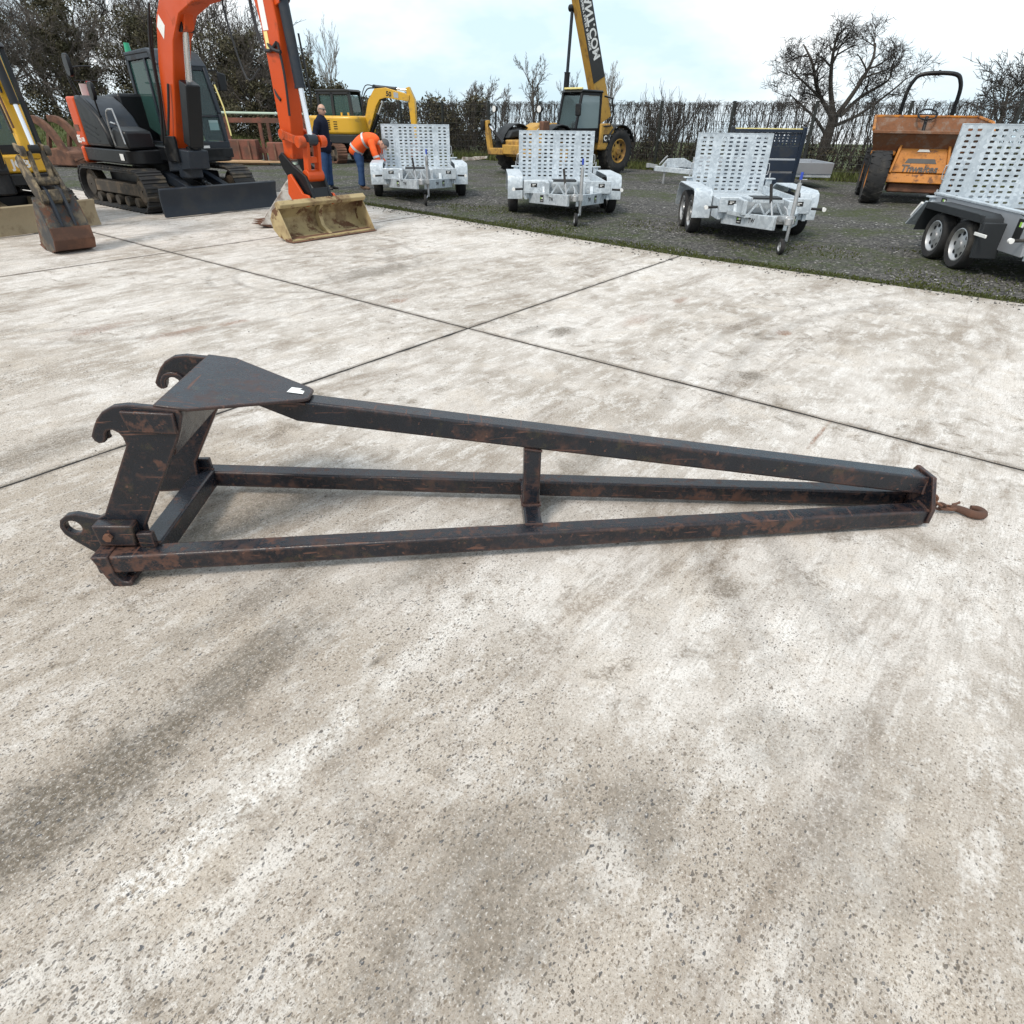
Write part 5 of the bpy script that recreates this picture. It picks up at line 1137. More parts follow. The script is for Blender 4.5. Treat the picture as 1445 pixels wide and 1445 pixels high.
M['bark_pale'] = paint('pale bark', (.24,.225,.215), .85, 0, .3, 5)
M['bark_mid'] = paint('grey brown bark', (.082,.070,.060), .9, 0, .3, 6)
M['twig'] = paint('hedge twig', (.040,.034,.030), .9, 0, .3, 6)
def grow_tree(rng, H_, r0, lv, kids, ang, up=.25, wander=.16, trunk_frac=.35, lens=(.55,.5,.45,.4), minr=.010, lean=(0,0), flat=None, first=.35):
    """returns MB of trunk+limbs and MB of the finer crown"""
    tr, cr = MB(), MB()
    def branch(p, d, L, r, level):
        n = 7 if level == 0 else (5 if level <= 1 else 3)
        path = [p.copy()]; q = p.copy(); dd = d.copy()
        for i in range(n):
            wd = wander*(.35 if level == 0 else 1)
            dd = (dd + Vector((rng.normal(0,wd), rng.normal(0,wd), rng.normal(0,wander*.7)+up*.12*(1 if level else .3)))).normalized()
            q = q + dd*(L/n); path.append(q.copy())
        rs = [max(minr*.6, r*(1-.62*i/n)) for i in range(n+1)]
        (tr if level <= 1 else cr).tube(path, rs, 7 if level == 0 else (5 if level == 1 else 3), caps=False)
        if level >= lv: return
        k = kids[level]
        for j in range(k):
            t = first+(1-first)*(j+rng.random()*.8)/k if level == 0 else .2+.8*(j+rng.random())/k
            t = min(t, .99); i = int(t*n); f = t*n-i; base = path[i].lerp(path[min(i+1,n)], f)
            ax = (path[min(i+1,n)]-path[i]).normalized(); az = rng.random()*2*math.pi
            u = ax.orthogonal().normalized(); w = ax.cross(u); a = R(ang[level]*(.65+.7*rng.random()))
            nd = (ax*math.cos(a)+(u*math.cos(az)+w*math.sin(az))*math.sin(a)).normalized(); nd.z += up*.35; nd.normalize()
            branch(base, nd, L*lens[level]*(.7+.6*rng.random())*(1.15-.45*t if level == 0 else 1), max(minr, r*(1-.62*t)*(.50+.2*rng.random())), level+1)
    branch(Vector((0,0,-.1)), Vector((lean[0],lean[1],1)).normalized(), H_*trunk_frac*2.0, r0, 0)
    return tr, cr
def add_tree(label, name, loc, seed, H_, r0, mat, twigmat=None, group='bare trees beyond the fence', **kw):
    rng = np.random.default_rng(seed); tr, cr = grow_tree(rng, H_, r0, **kw)
    zmax = max(v[2] for v in (cr.v or tr.v)); s = H_/zmax
    for m in (tr, cr): m.v = [(v[0]*s, v[1]*s, v[2]*s) for v in m.v]
    t = thing(name, label, 'tree', loc, rng.random()*6.28, group)
    obj('trunk', tr, mat, t, fix=False); obj('crown', cr, twigmat or mat, t, smooth=False, fix=False)
    return t
OAK = dict(lv=4, kids=(9,7,7,5), ang=(58,48,45,45), up=.30, wander=.20, trunk_frac=.42, lens=(.60,.52,.50,.5), first=.38)
BROOM = dict(lv=4, kids=(12,6,5,3), ang=(32,26,28,30), up=.7, wander=.09, trunk_frac=.48, lens=(.50,.42,.42,.45), first=.22)
THIN = dict(lv=4, kids=(8,6,5,3), ang=(42,38,38,40), up=.5, wander=.14, trunk_frac=.46, lens=(.45,.45,.45,.45), first=.3)
SHRUB = dict(lv=3, kids=(16,8,5), ang=(38,26,28), up=.8, wander=.10, trunk_frac=.30, lens=(.95,.45,.45), first=.02)
def oak():
    rng = np.random.default_rng(12); tr, cr = MB(), MB()
    def W(px, py): return Vector((((px-1165)-.245*(232-py))/43, rng.normal(0,.25)*(232-py)/150, (232-py)/51+.1))
    def sub_(path, r, level):
        n = len(path)-1
        for j in range((8, 6, 4, 3)[level]):
            t = (.28 if level == 0 else .15)+(.72 if level == 0 else .85)*rng.random(); i = min(n-1, int(t*n)); b = path[i].lerp(path[i+1], t*n-i); ax = (path[i+1]-path[i]).normalized()
            az = rng.random()*6.283; u = ax.orthogonal().normalized(); w = ax.cross(u); a = R(28+38*rng.random())
            d = (ax*math.cos(a)+(u*math.cos(az)+w*math.sin(az))*math.sin(a)); d.z += .12; d.normalize()
            L = (.60, .40, .28, .20)[level]*(.6+.7*rng.random()); q = b.copy(); pth = [b.copy()]
            for k in range(4): d = (d+Vector(rng.normal(0,.20,3))).normalized(); q = q+d*(L/4); pth.append(q.copy())
            rr = max(.0065, r*(1-.6*t)*.5); (tr if level == 0 else cr).tube(pth, [rr*(1-.55*k/4) for k in range(5)], 4 if level < 1 else 3, False)
            if level < 3: sub_(pth, rr, level+1)
    def limb(pts, r):
        path = smooth_path([W(*p) for p in pts], 4); n = len(path)-1
        tr.tube(path, [max(.016, r*(1-.75*k/n)) for k in range(n+1)], 6, False); sub_(path, r, 0)
    trunk = [W(1163,242), W(1172,205), W(1180,178), W(1191,148)]
    tr.tube(smooth_path(trunk, 4), [.19-.006*k for k in range(13)], 8, False)
    for pts, r in (([(1179,180),(1158,156),(1140,138),(1122,124)],.06), ([(1187,158),(1168,120),(1152,84),(1150,58)],.085), ([(1190,150),(1185,112),(1186,72),(1190,44)],.10), ([(1191,150),(1214,114),(1232,80),(1242,56)],.09),
                   ([(1190,152),(1226,126),(1254,104),(1270,84)],.07), ([(1186,168),(1222,150),(1262,122),(1288,100)],.06), ([(1188,155),(1172,132),(1142,108),(1126,92)],.06)): limb(pts, r)
    t = thing('oak_tree', 'broad bare oak rising behind the fence between the navy ramp and the dumper', 'tree', (10.30, 23.6, -.05), 0, 'bare trees beyond the fence')
    obj('trunk', tr, M['bark'], t, fix=False); obj('crown', cr, M['twig'], t, smooth=False, fix=False)
oak()
add_tree('rounded bare tree behind the fence beside the telehandler cab', 'bare_tree', (1.35, 52, -.05), 21, 5.2, .16, M['bark_mid'], minr=.016, **THIN)
add_tree('tall pale bare tree with upswept branches behind the yellow midi excavator', 'bare_tree', (-13.1, 52, -.05), 5, 7.3, .14, M['bark_pale'], minr=.015, **BROOM)
add_tree('dense many-stemmed bare shrub above the hedge beyond the low flatbed trailer', 'bare_shrub', (5.75, 26.4, -.05), 33, 2.75, .05, M['twig'], minr=.010, **SHRUB)
add_tree('dense many-stemmed bare shrub above the hedge beyond the low flatbed trailer', 'bare_shrub', (5.2, 27.0, -.05), 34, 2.6, .05, M['twig'], minr=.010, **SHRUB)
for k, (x, y, h_, lab) in enumerate([(-1.9,44,3.55,0),(-3.0,46,3.3,0),(-.9,45,3.2,0),(-2.5,43,3.25,0),(-4.2,47,3.0,0),(-6.2,50,3.0,1),(-7.4,52,3.1,1)]):
    add_tree('thin bare sapling in the thicket beyond the fence post nearest the telehandler legs' if lab == 0 else 'small bare tree rising behind the midi excavator arm', 'bare_sapling', (x, y, -.05), 50+k, h_, .06, M['bark_mid'], minr=.014, **THIN)
add_tree('spindly bare tree poking up behind the telehandler cab', 'bare_tree', (3.7, 50, -.05), 71, 4.2, .09, M['bark_mid'], minr=.014, **BROOM)
add_tree('spindly bare tree standing behind the telehandler boom', 'bare_tree', (6.4, 50, -.05), 72, 4.7, .09, M['bark_pale'], minr=.014, **BROOM)
add_tree('bare tree above the hedge beyond the black-guarded trailer', 'bare_tree', (17.0, 25.2, -.05), 73, 3.6, .12, M['bark'], M['twig'], minr=.012, **OAK)
# ivy-clad wood on the left
def wood_tree(label, x, y, h_, seed, ivy, n, bare=True, spread=1.3, grp='ivy-clad trees of the wood'):
    rng = np.random.default_rng(seed); t = thing('woodland_tree', label, 'tree', (x, y, -.05), 0, grp)
    tr, cr = grow_tree(rng, h_, .16, **(OAK if seed % 2 else THIN), minr=.014)
    zmax = max(v[2] for v in cr.v); s = h_/zmax
    for m in (tr, cr): m.v = [(v[0]*s, v[1]*s, v[2]*s) for v in m.v]
    obj('trunk', tr, M['bark_mid'], t, fix=False); obj('crown', cr, M['bark_mid'], t, smooth=False, fix=False)
    cs, rs = [], []
    for k in range(44):
        z = h_*ivy*rng.random()**.8; w = spread*(1.05-.55*z/(h_*ivy)); cs.append((rng.normal(0,w*.5), rng.normal(0,w*.5), z)); rs.append(.25+.5*rng.random())
    V, F = leaf_cloud(rng, cs, rs, n, .052); np_obj('ivy', V, F, M['ivy'], t)
    return t
wl = [(-27.0,36,7.6,.62),(-24.5,34.5,7.9,.70),(-22.6,37,7.4,.75),(-20.4,34.5,7.2,.80),(-18.2,36,7.7,.66),(-16.2,34.2,6.9,.72),(-14.2,35.4,5.6,.82),(-12.2,34.0,5.0,.85),(-10.6,35.2,4.7,.86),(-9.3,36.5,2.9,.9)]
labs = ['ivy-clad bare tree furthest from the fence, beyond the muddy mini excavator','tall ivy-clad tree beyond the muddy mini excavator','ivy-clad tree beyond the rusty grab','dark bushy ivy-clad tree beyond the grassy bank','tall bare-topped tree behind the orange counterweight','ivy-clad tree behind the orange excavator cab','bushy ivy-clad tree behind the orange boom','dark ivy-clad tree beyond the cab mirror of the orange excavator','dark ivy-clad tree behind the rusty rack','low ivy-clad tree at the end of the wood, behind the orange arm']
for k, (x, y, h_, iv) in enumerate(wl): wood_tree(labs[k], x, y, h_, 100+k, iv, 13000, spread=1.9)
for k, (x, y, h_) in enumerate([(-28.5,40,9.0),(-26,41,9.6),(-23.8,40,9.2),(-21.5,41.5,9.4),(-19.3,40,8.8),(-17.0,41,8.6),(-14.8,40.5,7.2)]):
    add_tree(['bare branching tree rising behind the muddy mini excavator boom','bare branching tree behind the tall ivy-clad trees','bare branching tree above the grassy bank','bare branching tree above the dark bushy ivy','bare branching tree behind the orange counterweight and handrails','bare branching tree behind the green beacon of the cab','bare branching tree showing under the orange boom','bare branching tree showing beyond the hanging hose','bare branching tree beside the orange arm'][k], 'bare_tree', (x, y, -.3), 300+k, h_, .17, M['bark_mid'], minr=.016, group='bare trees of the wood', lv=4, kids=(10,7,6,4), ang=(50,42,40,42), up=.45, wander=.16, trunk_frac=.44, lens=(.52,.5,.48,.5), first=.2)
rng = np.random.default_rng(8)
# undergrowth under the wood
cs, rs = [], []
for k in range(230):
    x = -29+21.5*rng.random(); cs.append((x, 33.2+1.5*rng.random()+.02*x, .2+1.9*rng.random()**1.3)); rs.append(.45+.5*rng.random())
V, F = leaf_cloud(rng, cs, rs, 60000, .055); o = np_obj('undergrowth', V, F, M['ivy']); tag(o, 'dark evergreen undergrowth filling the foot of the wood', 'undergrowth', kind='stuff')
# grassy bank
bk_ = MB(); nx, ny = 40, 10; rr = np.random.default_rng(3)
for j in range(ny+1):
    for i in range(nx+1):
        x = -40+32*i/nx; s = j/ny; y = 29.2+5.5*s+.03*(x+20); z = -.03+1.0*math.sin(min(1,s*1.2)*math.pi/2)*max(0,min(1,(-x-9.5)/6))+rr.normal(0,.03)*(0 if j == 0 else 1)
        bk_.v.append((x,y,z))
for j in range(ny):
    for i in range(nx): a = j*(nx+1)+i; bk_.f.append([a,a+1,a+nx+2,a+nx+1])
struct(obj('grass_bank', bk_, M['field'], fix=False))
def grass_patch(name, label, pts, hgt, mat, rng, kind='stuff', w=.012):
    n = len(pts); p = np.asarray(pts, np.float32); a = rng.random(n)*6.28; h_ = hgt*(.5+rng.random(n)); lx = rng.normal(0,.35,n)*h_; ly = rng.normal(0,.35,n)*h_
    d = np.stack([np.cos(a), np.sin(a), np.zeros(n)], 1)*w
    tip = p+np.stack([lx,ly,h_],1); mid = p+np.stack([lx*.35,ly*.35,h_*.6],1)
    V = np.stack([p-d, p+d, mid+d*.7, mid-d*.7, tip], 1).reshape(-1,3); b = np.arange(n)*5
    F = np.concatenate([np.stack([b,b+1,b+2,b+3],1), np.stack([b+3,b+2,b+4,b+4],1)])
    Ft = np.concatenate([np.stack([b,b+1,b+2],1), np.stack([b,b+2,b+3],1), np.stack([b+3,b+2,b+4],1)])
    return tag(np_obj(name, V, Ft, mat), label, 'grass', kind=kind)
bp = []
for k in range(9000):
    x = -27+16*rng.random(); s = rng.random(); y = 29.2+5*s+.03*(x+20); z = 1.0*math.sin(min(1,s*1.1)*math.pi/2)*max(0,min(1,(-x-9.5)/6))-.05; bp.append((x,y,z))
grass_patch('bank_grass', 'rough green grass on the bank below the wood', bp, .16, M['grassblade'], rng, w=.02)
# fence
FD = Vector((.807,-.591,0)).normalized(); F0 = Vector((-3.08,29.83,-.02)); FS = 2.44
fn = thing('mesh_fence', 'dark welded mesh fence with tall posts along the far side of the gravel', 'fence', tuple(F0-FD*FS*3), math.atan2(FD.y, FD.x))
NP = 13
pm0 = None; pn0 = None
for k in range(NP):
    if pm0 is None: o = pm0 = obj('fence_post', MB().bx(-.037,.037,-.037,.037,0,1.97).bx(-.042,.042,-.042,.042,1.97,1.985), M['fencepost'], fn)
    else: o = pm0.copy(); C.objects.link(o); o.parent = fn
    o.location = (k*FS, 0, 0)
    if k == NP-1: break
    if pn0 is None:
        m = MB()
        for i in range(48): x = .04+(FS-.08)*i/47; m.tube([(x,-.03,.04),(x,-.03,1.90)], .0032, 3, False)
        for z in (.06,.25,.45,.65,.85,1.05,1.25,1.45,1.65,1.88): m.tube([(.03,-.036,z),(FS-.03,-.036,z)], .005, 3, False)
        o = pn0 = obj('mesh_panel', m, M['fencepost'], fn, smooth=False, fix=False); o['kind'] = 'stuff'
    else: o = pn0.copy(); C.objects.link(o); o.parent = fn
    o.location = (k*FS, 0, 0)
# hedge just beyond the fence
hd = thing('hedge', 'flat-topped leafless hawthorn hedge running behind the mesh fence', 'hedge', tuple(F0-FD*FS*3+Vector((.42,.58,0))), math.atan2(FD.y, FD.x))
rng = np.random.default_rng(77); hm = MB(); low = MB(); L = NP*FS+2
x = 0
while x < L:
    x += .02+.042*rng.random(); y = rng.random()*.8; hgt = 1.94+.05*rng.normal(); r = .010+.016*rng.random()**2
    p = Vector((x,y,0)); path = [p]; q = p.copy(); lx = rng.normal(0,.10)
    n = 6
    for i in range(n): q = q+Vector((lx*.3+rng.normal(0,.05), rng.normal(0,.04), hgt/n)); path.append(q.copy())
    hm.tube(path, [r*(1-.45*i/n) for i in range(n+1)], 3, False)
    for j in range(9):
        t = .25+.72*rng.random(); b = path[int(t*n)]; l2 = .22+.35*rng.random(); a = rng.normal(0,1.0)
        e1 = b+Vector((math.sin(a)*l2*.5, rng.normal(0,.07), l2*.45)); e2 = e1+Vector((math.sin(a)*l2*.25+rng.normal(0,.05), rng.normal(0,.05), l2*.4))
        e2.z = min(e2.z, 1.97+.03*rng.random()); hm.tube([b,e1,e2], [.006,.005,.003], 3, False)
    for j in range(6):   # clipped top fuzz
        b = path[-1]; a = rng.random()*6.28; hm.tube([b+Vector((0,0,-.22*rng.random())), b+Vector((math.cos(a)*.17, math.sin(a)*.1, .03*rng.random()))], [.005,.003], 3, False)
obj('stems', hm, M['twig'], hd, smooth=False, fix=False)
for k in range(int(L*170)):
    p = Vector((L*rng.random(), rng.random()*.9, .9*rng.random()**1.2)); a = rng.random()*6.28; l2 = .15+.3*rng.random()
    low.tube([p, p+Vector((math.cos(a)*l2*.6, math.sin(a)*l2*.5, l2*.6))], [.007,.003], 3, False)
obj('lower_brush', low, M['twig'], hd, smooth=False, fix=False)
V, F = leaf_cloud(rng, [(L*rng.random(), .2+.6*rng.random(), .05+.72*rng.random()) for k in range(600)], [.28]*600, 26000, .045); np_obj('dead_leaves', V, F, M['brushleaf'], hd)
V, F = leaf_cloud(rng, [(.0+8.6*rng.random(), .3+.5*rng.random(), .3+1.65*rng.random()) for k in range(110)], [.42]*110, 16000, .06); np_obj('evergreen_growth', V, F, M['ivy'], hd)
gp = []
for k in range(15000):
    q = F0-FD*FS*3+FD*(L*rng.random())+Vector((.591,.807,0))*(-.25+1.5*rng.random()); gp.append((q.x,q.y,-.05))
grass_patch('verge_grass', 'long green grass growing along the foot of the fence', gp, .24, M['grassblade'], rng, w=.014)
# moss and weeds along the concrete edge and in the gravel, loose stones
mp_ = []; ax_ = Vector((math.cos(GA), math.sin(GA), 0)); ay_ = Vector((-math.sin(GA), math.cos(GA), 0))
for k in range(24000):
    yy = -7+15*rng.random(); ex_ = 4.26+max(0,yy)*.093; off = abs(rng.normal(0,.22)) if rng.random() < .62 else .1+2.6*rng.random()
    if off > .3 and math.sin(yy*2.1+off*2.3)+math.sin(yy*.9-off*3.1+1) < .3: continue
    q = Vector((GO[0],GO[1],0))+ax_*(ex_+off+.01)+ay_*yy; mp_.append((q.x,q.y,-.022))
grass_patch('moss_tufts', 'low moss and weed growing out of the gravel along the concrete edge', mp_, .022, M['moss'], rng, w=.010)
n = 9000; yy = -7.5+17*rng.random(n); off = np.abs(rng.normal(0,1.8,n)); spill = rng.random(n) < .10; off = np.where(spill, -np.abs(rng.normal(0,.16,n)), off); exx = 4.26+np.maximum(0,yy)*.093
P2 = np.stack([GO[0]+ax_.x*(exx+off)+ay_.x*yy, GO[1]+ax_.y*(exx+off)+ay_.y*yy, np.where(spill, .003, -.018)], 1)
sz = (.007+.012*rng.random(n)**2)[:,None]; oct_ = np.array([(1,0,0),(0,1,0),(-1,0,0),(0,-1,0),(0,0,.7),(0,0,-.6)])
V = (P2[:,None,:]+(oct_[None]*(.7+.6*rng.random((n,6,1))))*sz[:,None,:]).reshape(-1,3); b = np.arange(n)[:,None,None]*6
F = (b+np.array([(0,1,4),(1,2,4),(2,3,4),(3,0,4),(1,0,5),(2,1,5),(3,2,5),(0,3,5)])[None]).reshape(-1,3)
t = NT('loose gravel stone'); g_ = t.new('NewGeometry'); t.col(t.mix(g_.outputs['Random Per Island'], (.035,.035,.035), (.20,.19,.175))); t.rough(.85)
tag(np_obj('loose_stones', V, F, t.m), 'loose grey stones scattered over the gravel beside the concrete', 'stones', kind='stuff')
# splinters of wood by the fence
for k, (x, y, a, lab) in enumerate([(-1.85,27.75,.3,'pale broken board lying at the foot of the fence'),(-1.45,27.7,-.4,'short pale offcut leaning on the broken board by the fence')]):
    o = obj('broken_board', MB().prism([(-.35,0),(.32,.02),(.35,.10),(-.30,.14)], 'y', -.04, .04), M['whitemud'], None, bevel=.006); o.location = (x,y,-.02+.04*k); o.rotation_euler = (0,-.12*k,a); tag(o, lab, 'board')
# ------------------------------------------------------------------ people
def skin_mesh(name, V, E, Rr, mat, parent, root=0, sub=2):
    me = bpy.data.meshes.new(name); me.from_pydata(V, E, []); me.materials.append(mat)
    o = bpy.data.objects.new(name, me); C.objects.link(o); o.parent = parent
    m = o.modifiers.new('skin', 'SKIN'); m.use_smooth_shade = True; m.branch_smoothing = .4
    for i, r in enumerate(Rr):
        sv = me.skin_vertices[0].data[i]; sv.radius = r if isinstance(r, tuple) else (r, r); sv.use_root = (i == root)
    s = o.modifiers.new('sub', 'SUBSURF'); s.levels = sub; s.render_levels = sub
    return o
M['skin'] = paint('skin', (.50,.30,.22), .55, 0, .08)
M['navycoat'] = paint('navy wool coat', (.010,.013,.028), .9, 0, .2, 8, spec=.2)
M['denim'] = paint('blue denim', (.035,.075,.17), .85, 0, .25, 12, spec=.2)
M['hiviz'] = paint('orange high visibility cloth', (.95,.13,.025), .7, 0, .08, 6, spec=.3)
M['reflective'] = paint('silver reflective tape', (.62,.62,.62), .4, .2, .1)
M['darkcloth'] = paint('dark cloth', (.018,.017,.020), .9, 0, .2, spec=.2)
M['beanie'] = paint('grey knitted hat', (.09,.095,.10), .95, 0, .2, 20, bump=.3, bs=200)
M['hair'] = paint('short grey hair', (.20,.17,.15), .8, 0, .2, 20)
M['shoe'] = paint('tan leather boot', (.14,.085,.055), .7, 0, .2)
M['shoe_dark'] = paint('dark leather shoe', (.03,.025,.022), .6, 0, .2)
def head(parent, c, fwd, up, skin, hairmat, hat=None, s=1.0):
    """head with face: x axis = facing direction"""
    Mx = frame(c, fwd, Vector(up).cross(Vector(fwd))); Mx = Mx @ Matrix.Scale(s, 4)
    me = bmesh.new(); bmesh.ops.create_uvsphere(me, u_segments=24, v_segments=16, radius=1.0)
    for v in me.verts:
        x, y, z = v.co
        k = 1.0 if z > 0 else 1.0+.22*z
        X = x*.098*(1.0 if x < 0 else k*1.0); Y = y*.076*(k if z < 0 else 1); Z = z*.118
        if x > .3 and z < -.35: X += .012*(-z)                                   # jaw, chin
        if x > .75: X -= .006
        if x > .6 and abs(z-.08) < .16 and .2 < abs(y) < .6: X -= .010            # eye sockets
        v.co = (X, Y, Z)
    bmesh.ops.transform(me, matrix=Mx, verts=me.verts)
    m = bpy.data.meshes.new('head'); me.to_mesh(m); me.free(); m.materials.append(skin)
    for p in m.polygons: p.use_smooth = True
    o = bpy.data.objects.new('head', m); C.objects.link(o); o.parent = parent
    f = MB(); f.tube([(.088,0,.025),(.104,0,-.004),(.116,0,-.024),(.096,0,-.034)], [.008,.012,.017,.010], 8); obj('nose', f.xf(Mx), skin, o)
    for sg in (-1, 1):
        obj('ear', MB().tube([(-.012,sg*.074,.030),(-.026,sg*.084,.016),(-.022,sg*.084,-.012),(-.008,sg*.077,-.032)], [.010,.013,.012,.008], 8).xf(Mx), skin, o)
        obj('eye', MB().lathe([(0,-.006),(.008,-.004),(.010,0),(.008,.004),(0,.006)], (.086,sg*.032,.012), 'x', 10).xf(Mx), M['darkcloth'], o)
    obj('mouth', MB().beam((.094,-.024,-.066),(.094,.024,-.066),.010,.007).xf(Mx), M['redrust'], o)
    hb = bmesh.new(); bmesh.ops.create_uvsphere(hb, u_segments=24, v_segments=16, radius=1.0)
    dele = [v for v in hb.verts if (v.co.z < .05 and v.co.x > -.35) or v.co.z < -.45 or (not hat and v.co.z > .55 and v.co.x > -.55)] if not hat else [v for v in hb.verts if v.co.z < .12-.12*v.co.x*-1]
    bmesh.ops.delete(hb, geom=dele, context='VERTS')
    for v in hb.verts: v.co = (v.co.x*(.106 if not hat else .112), v.co.y*(.083 if not hat else .090), v.co.z*(.124 if not hat else .135))
    bmesh.ops.transform(hb, matrix=Mx, verts=hb.verts)
    m = bpy.data.meshes.new('hair'); hb.to_mesh(m); hb.free(); m.materials.append(hairmat)
    for p in m.polygons: p.use_smooth = True
    h_ = bpy.data.objects.new('knitted_hat' if hat else 'hair', m); C.objects.link(h_); h_.parent = o
    sd = h_.modifiers.new('thick', 'SOLIDIFY'); sd.thickness = .008
    return o
def shoe(parent, ank, d, mat):
    d = Vector(d).normalized(); a = Vector(ank)
    return skin_mesh('shoe', [tuple(a+Vector((0,0,.02))), tuple(a-Vector((0,0,.035))), tuple(a+d*.09-Vector((0,0,.05))), tuple(a+d*.18-Vector((0,0,.055))), tuple(a-d*.05-Vector((0,0,.05)))], [(0,1),(1,2),(2,3),(1,4)], [.05,.052,(.045,.04),(.04,.028),.042], mat, parent, 1)
def hand(parent, wrist, d, side, mat, s=1.0):
    """palm with five separate curled fingers"""
    w = Vector(wrist); d = Vector(d).normalized(); sd = Vector(side); sd = (sd-d*sd.dot(d)).normalized(); n = d.cross(sd)
    V = [w, w+d*.045*s, w+d*.085*s]; E = [(0,1),(1,2)]; Rr = [(.026,.020),(.036,.016),(.036,.014)]
    for k, (o, l) in enumerate(((-.030,.062),(-.010,.072),(.010,.068),(.029,.054))):
        b = len(V); V += [w+d*.088*s+sd*o*s, w+d*(.088+l*.5)*s+sd*o*s+n*.008*s, w+d*(.088+l*.9)*s+sd*o*s+n*.026*s]; E += [(2,b),(b,b+1),(b+1,b+2)]; Rr += [.0095,.0088,.0078]
    b = len(V); V += [w+d*.035*s-sd*.036*s, w+d*.066*s-sd*.052*s+n*.012*s, w+d*.090*s-sd*.052*s+n*.024*s]; E += [(1,b),(b,b+1),(b+1,b+2)]; Rr += [.012,.011,.009]
    return skin_mesh('hand', [tuple(v) for v in V], E, Rr, mat, parent, 1, 1)
def cloth(name, parent, spine, arms, mat, seg=22, fold=.006, seed=1):
    """garment: elliptical rings along a spine in the x-z plane (x, y, z, r_front, r_side), joined with tapering sleeves"""
    rng = np.random.default_rng(seed); mb = MB(); rings = []
    P = [Vector(q[:3]) for q in spine]
    for i, q in enumerate(spine):
        t = (P[min(i+1,len(P)-1)]-P[max(i-1,0)]).normalized(); sd = Vector((0,1,0)); n = t.cross(sd).normalized(); ring = []
        for k in range(seg):
            a = 2*math.pi*k/seg; w = 1+fold*8*math.sin(3*a+i*1.7+seed)*.5+rng.normal(0,fold*1.6)
            ring.append(P[i]+n*(math.cos(a)*q[3]*w)+sd*(math.sin(a)*q[4]*w))
        rings.append(ring)
    mb.loft(rings)
    for pts, rs in arms:
        pp = smooth_path(pts, 4); m = len(pp); rr = np.interp(np.linspace(0,1,m), np.linspace(0,1,len(rs)), rs)
        mb.tube(pp, [float(r*(1+.07*math.sin(i*2.3+seed)+rng.normal(0,.03))) for i, r in enumerate(rr)], 14)
    o = obj(name, mb, mat, parent)
    for p in o.data.polygons: p.use_smooth = True
    s_ = o.modifiers.new('sub', 'SUBSURF'); s_.levels = 1; s_.render_levels = 1
    return o
def stripe(parent, p, t, rf, rs, w=.05, mat='reflective'):
    P = Vector(p); t = Vector(t).normalized(); sd = Vector((0,1,0)); n = t.cross(sd).normalized(); rings = []
    for h_ in (-w/2, w/2): rings.append([P+t*h_+n*(math.cos(2*math.pi*k/24)*rf)+sd*(math.sin(2*math.pi*k/24)*rs) for k in range(24)])
    return obj('reflective_band', MB().loft(rings, caps=False), M[mat], parent)
# man in a navy coat, hands in his pockets, watching the work
mn = thing('person', 'balding person in navy coat and blue jeans standing with hands in pockets', 'person', (-4.52, 16.50, -.02), R(-8))
skin_mesh('body', [(0,0,.95),(0,0,1.15),(.01,0,1.36),(.02,0,1.46),(.03,0,1.54),(0,.08,.88),(.01,.09,.50),(-.01,.10,.12),(0,-.08,.88),(-.005,-.09,.50),(-.05,-.10,.12),(0,.16,1.38),(-.05,.24,1.14),(.08,.21,.97),(0,-.16,1.38),(-.05,-.24,1.14),(.08,-.21,.97)],
          [(0,1),(1,2),(2,3),(3,4),(0,5),(5,6),(6,7),(0,8),(8,9),(9,10),(2,11),(11,12),(12,13),(2,14),(14,15),(15,16)],
          [.09,.09,.09,.055,.052,.06,.045,.032,.06,.045,.032,.045,.035,.028,.045,.035,.028], M['skin'], mn)
jk = cloth('coat', mn, [(0,0,.72,.150,.195),(0,0,.86,.158,.200),(0,0,1.02,.150,.195),(.0,0,1.18,.148,.198),(.005,0,1.32,.150,.212),(.01,0,1.40,.135,.205),(.015,0,1.455,.105,.140),(.02,0,1.495,.075,.082),(.025,0,1.53,.066,.070)],
           [([(0,s_*.165,1.40),(-.03,s_*.225,1.28),(-.07,s_*.265,1.12),(.0,s_*.245,1.0),(.085,s_*.195,.93)], [.082,.076,.066,.058,.052]) for s_ in (-1, 1)], M['navycoat'], seed=3)
cloth('trousers', mn, [(0,0,.70,.11,.15),(0,0,.80,.125,.165),(0,0,.92,.12,.16)], [([(0,s_*.080,.86),(.012 if s_ > 0 else -.004,s_*.092,.66),(.012 if s_ > 0 else -.010,s_*.097,.50),(0 if s_ > 0 else -.03,s_*.103,.28),(-.012 if s_ > 0 else -.055,s_*.107,.07)], [.100,.090,.076,.068,.072]) for s_ in (-1, 1)], M['denim'], seed=5)
for s_ in (-1, 1): shoe(mn, (-.01 if s_ > 0 else -.05, s_*.105, .075), (1,.15*s_,0), M['shoe_dark'])
head(mn, (.055,0,1.60), (1,-.35,-.10), (.1,0,1), M['skin'], M['hair'])
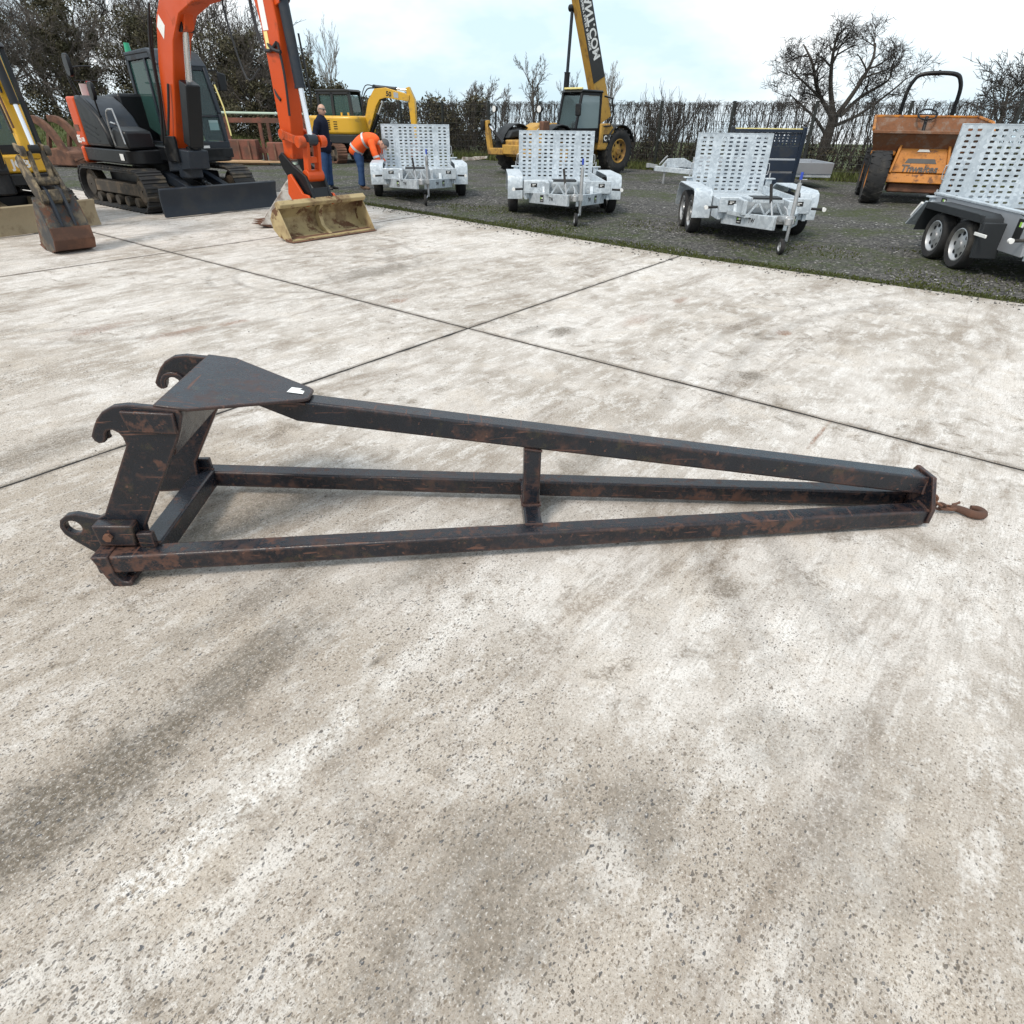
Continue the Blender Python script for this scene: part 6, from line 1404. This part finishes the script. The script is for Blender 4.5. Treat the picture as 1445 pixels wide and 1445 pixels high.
# person bent over the trailer in a high-visibility jacket
op = thing('person', 'person in orange high-visibility jacket and grey hat bending over the trailer side', 'person', (-3.82, 16.70, -.02), R(-6))
skin_mesh('body', [(.02,0,.84),(.20,0,1.00),(.42,-.02,1.03),(.58,-.03,.985),(.66,-.035,.955),(.0,.09,.80),(.03,.10,.44),(-.01,.105,.12),(.0,-.09,.80),(.09,-.10,.45),(.10,-.115,.12),(.42,.16,1.0),(.50,.21,.76),(.60,.16,.56),(.42,-.18,.98),(.50,-.23,.74),(.58,-.20,.54)],
          [(0,1),(1,2),(2,3),(3,4),(0,5),(5,6),(6,7),(0,8),(8,9),(9,10),(2,11),(11,12),(12,13),(2,14),(14,15),(15,16)], [.09,.09,.09,.055,.052,.06,.045,.032,.06,.045,.032,.045,.035,.028,.045,.035,.028], M['skin'], op)
jj = cloth('jacket', op, [(-.07,0,.70,.150,.190),(-.02,0,.80,.165,.205),(.07,0,.91,.168,.205),(.19,0,1.0,.160,.205),(.32,-.01,1.045,.152,.212),(.44,-.02,1.045,.140,.205),(.52,-.025,1.02,.105,.135),(.58,-.03,.99,.074,.080)],
           [([(.44,s_*.165-.015,1.03),(.48,s_*.225-.01,.90),(.52,s_*.235-.01,.76),(.56,s_*.21-.015,.66),(.60,s_*.17-.02,.57)], [.092,.084,.076,.068,.060]) for s_ in (-1, 1)], M['hiviz'], seed=9, fold=.009)
stripe(jj, (.02,0,.855), (.62,0,.68), .176, .215); stripe(jj, (.25,-.005,1.025), (.9,0,.30), .164, .215)
for s_ in (-1, 1):
    q = Vector((.545,s_*.222-.012,.70)); stripe(jj, q, (.25,-.15*s_,-.9), .078, .078, .045)
    a = [(0,.085,.82),(.03,.10,.60),(.03,.105,.44),(.01,.108,.26),(-.012,.108,.07)] if s_ > 0 else [(0,-.085,.82),(.07,-.10,.62),(.095,-.105,.45),(.10,-.112,.26),(.10,-.116,.07)]
    shoe(op, (a[4][0],a[4][1],.075), (1,0,0), M['shoe'])
    if s_ < 0: la_ = a
    hand(op, (.61,.15,.555) if s_ > 0 else (.61,-.19,.555), (.25,0,-1), (0,s_,0), M['darkcloth'])
cloth('trousers', op, [(-.03,0,.66,.115,.155),(-.01,0,.78,.128,.168),(.04,0,.88,.12,.16)], [(la_, [.108,.094,.080,.070,.074]), (a, [.108,.094,.080,.070,.074])], M['denim'], seed=6)
head(op, (.70,-.04,.945), (.55,-.15,-.80), (.8,-.02,.55), M['skin'], M['beanie'], hat=True)
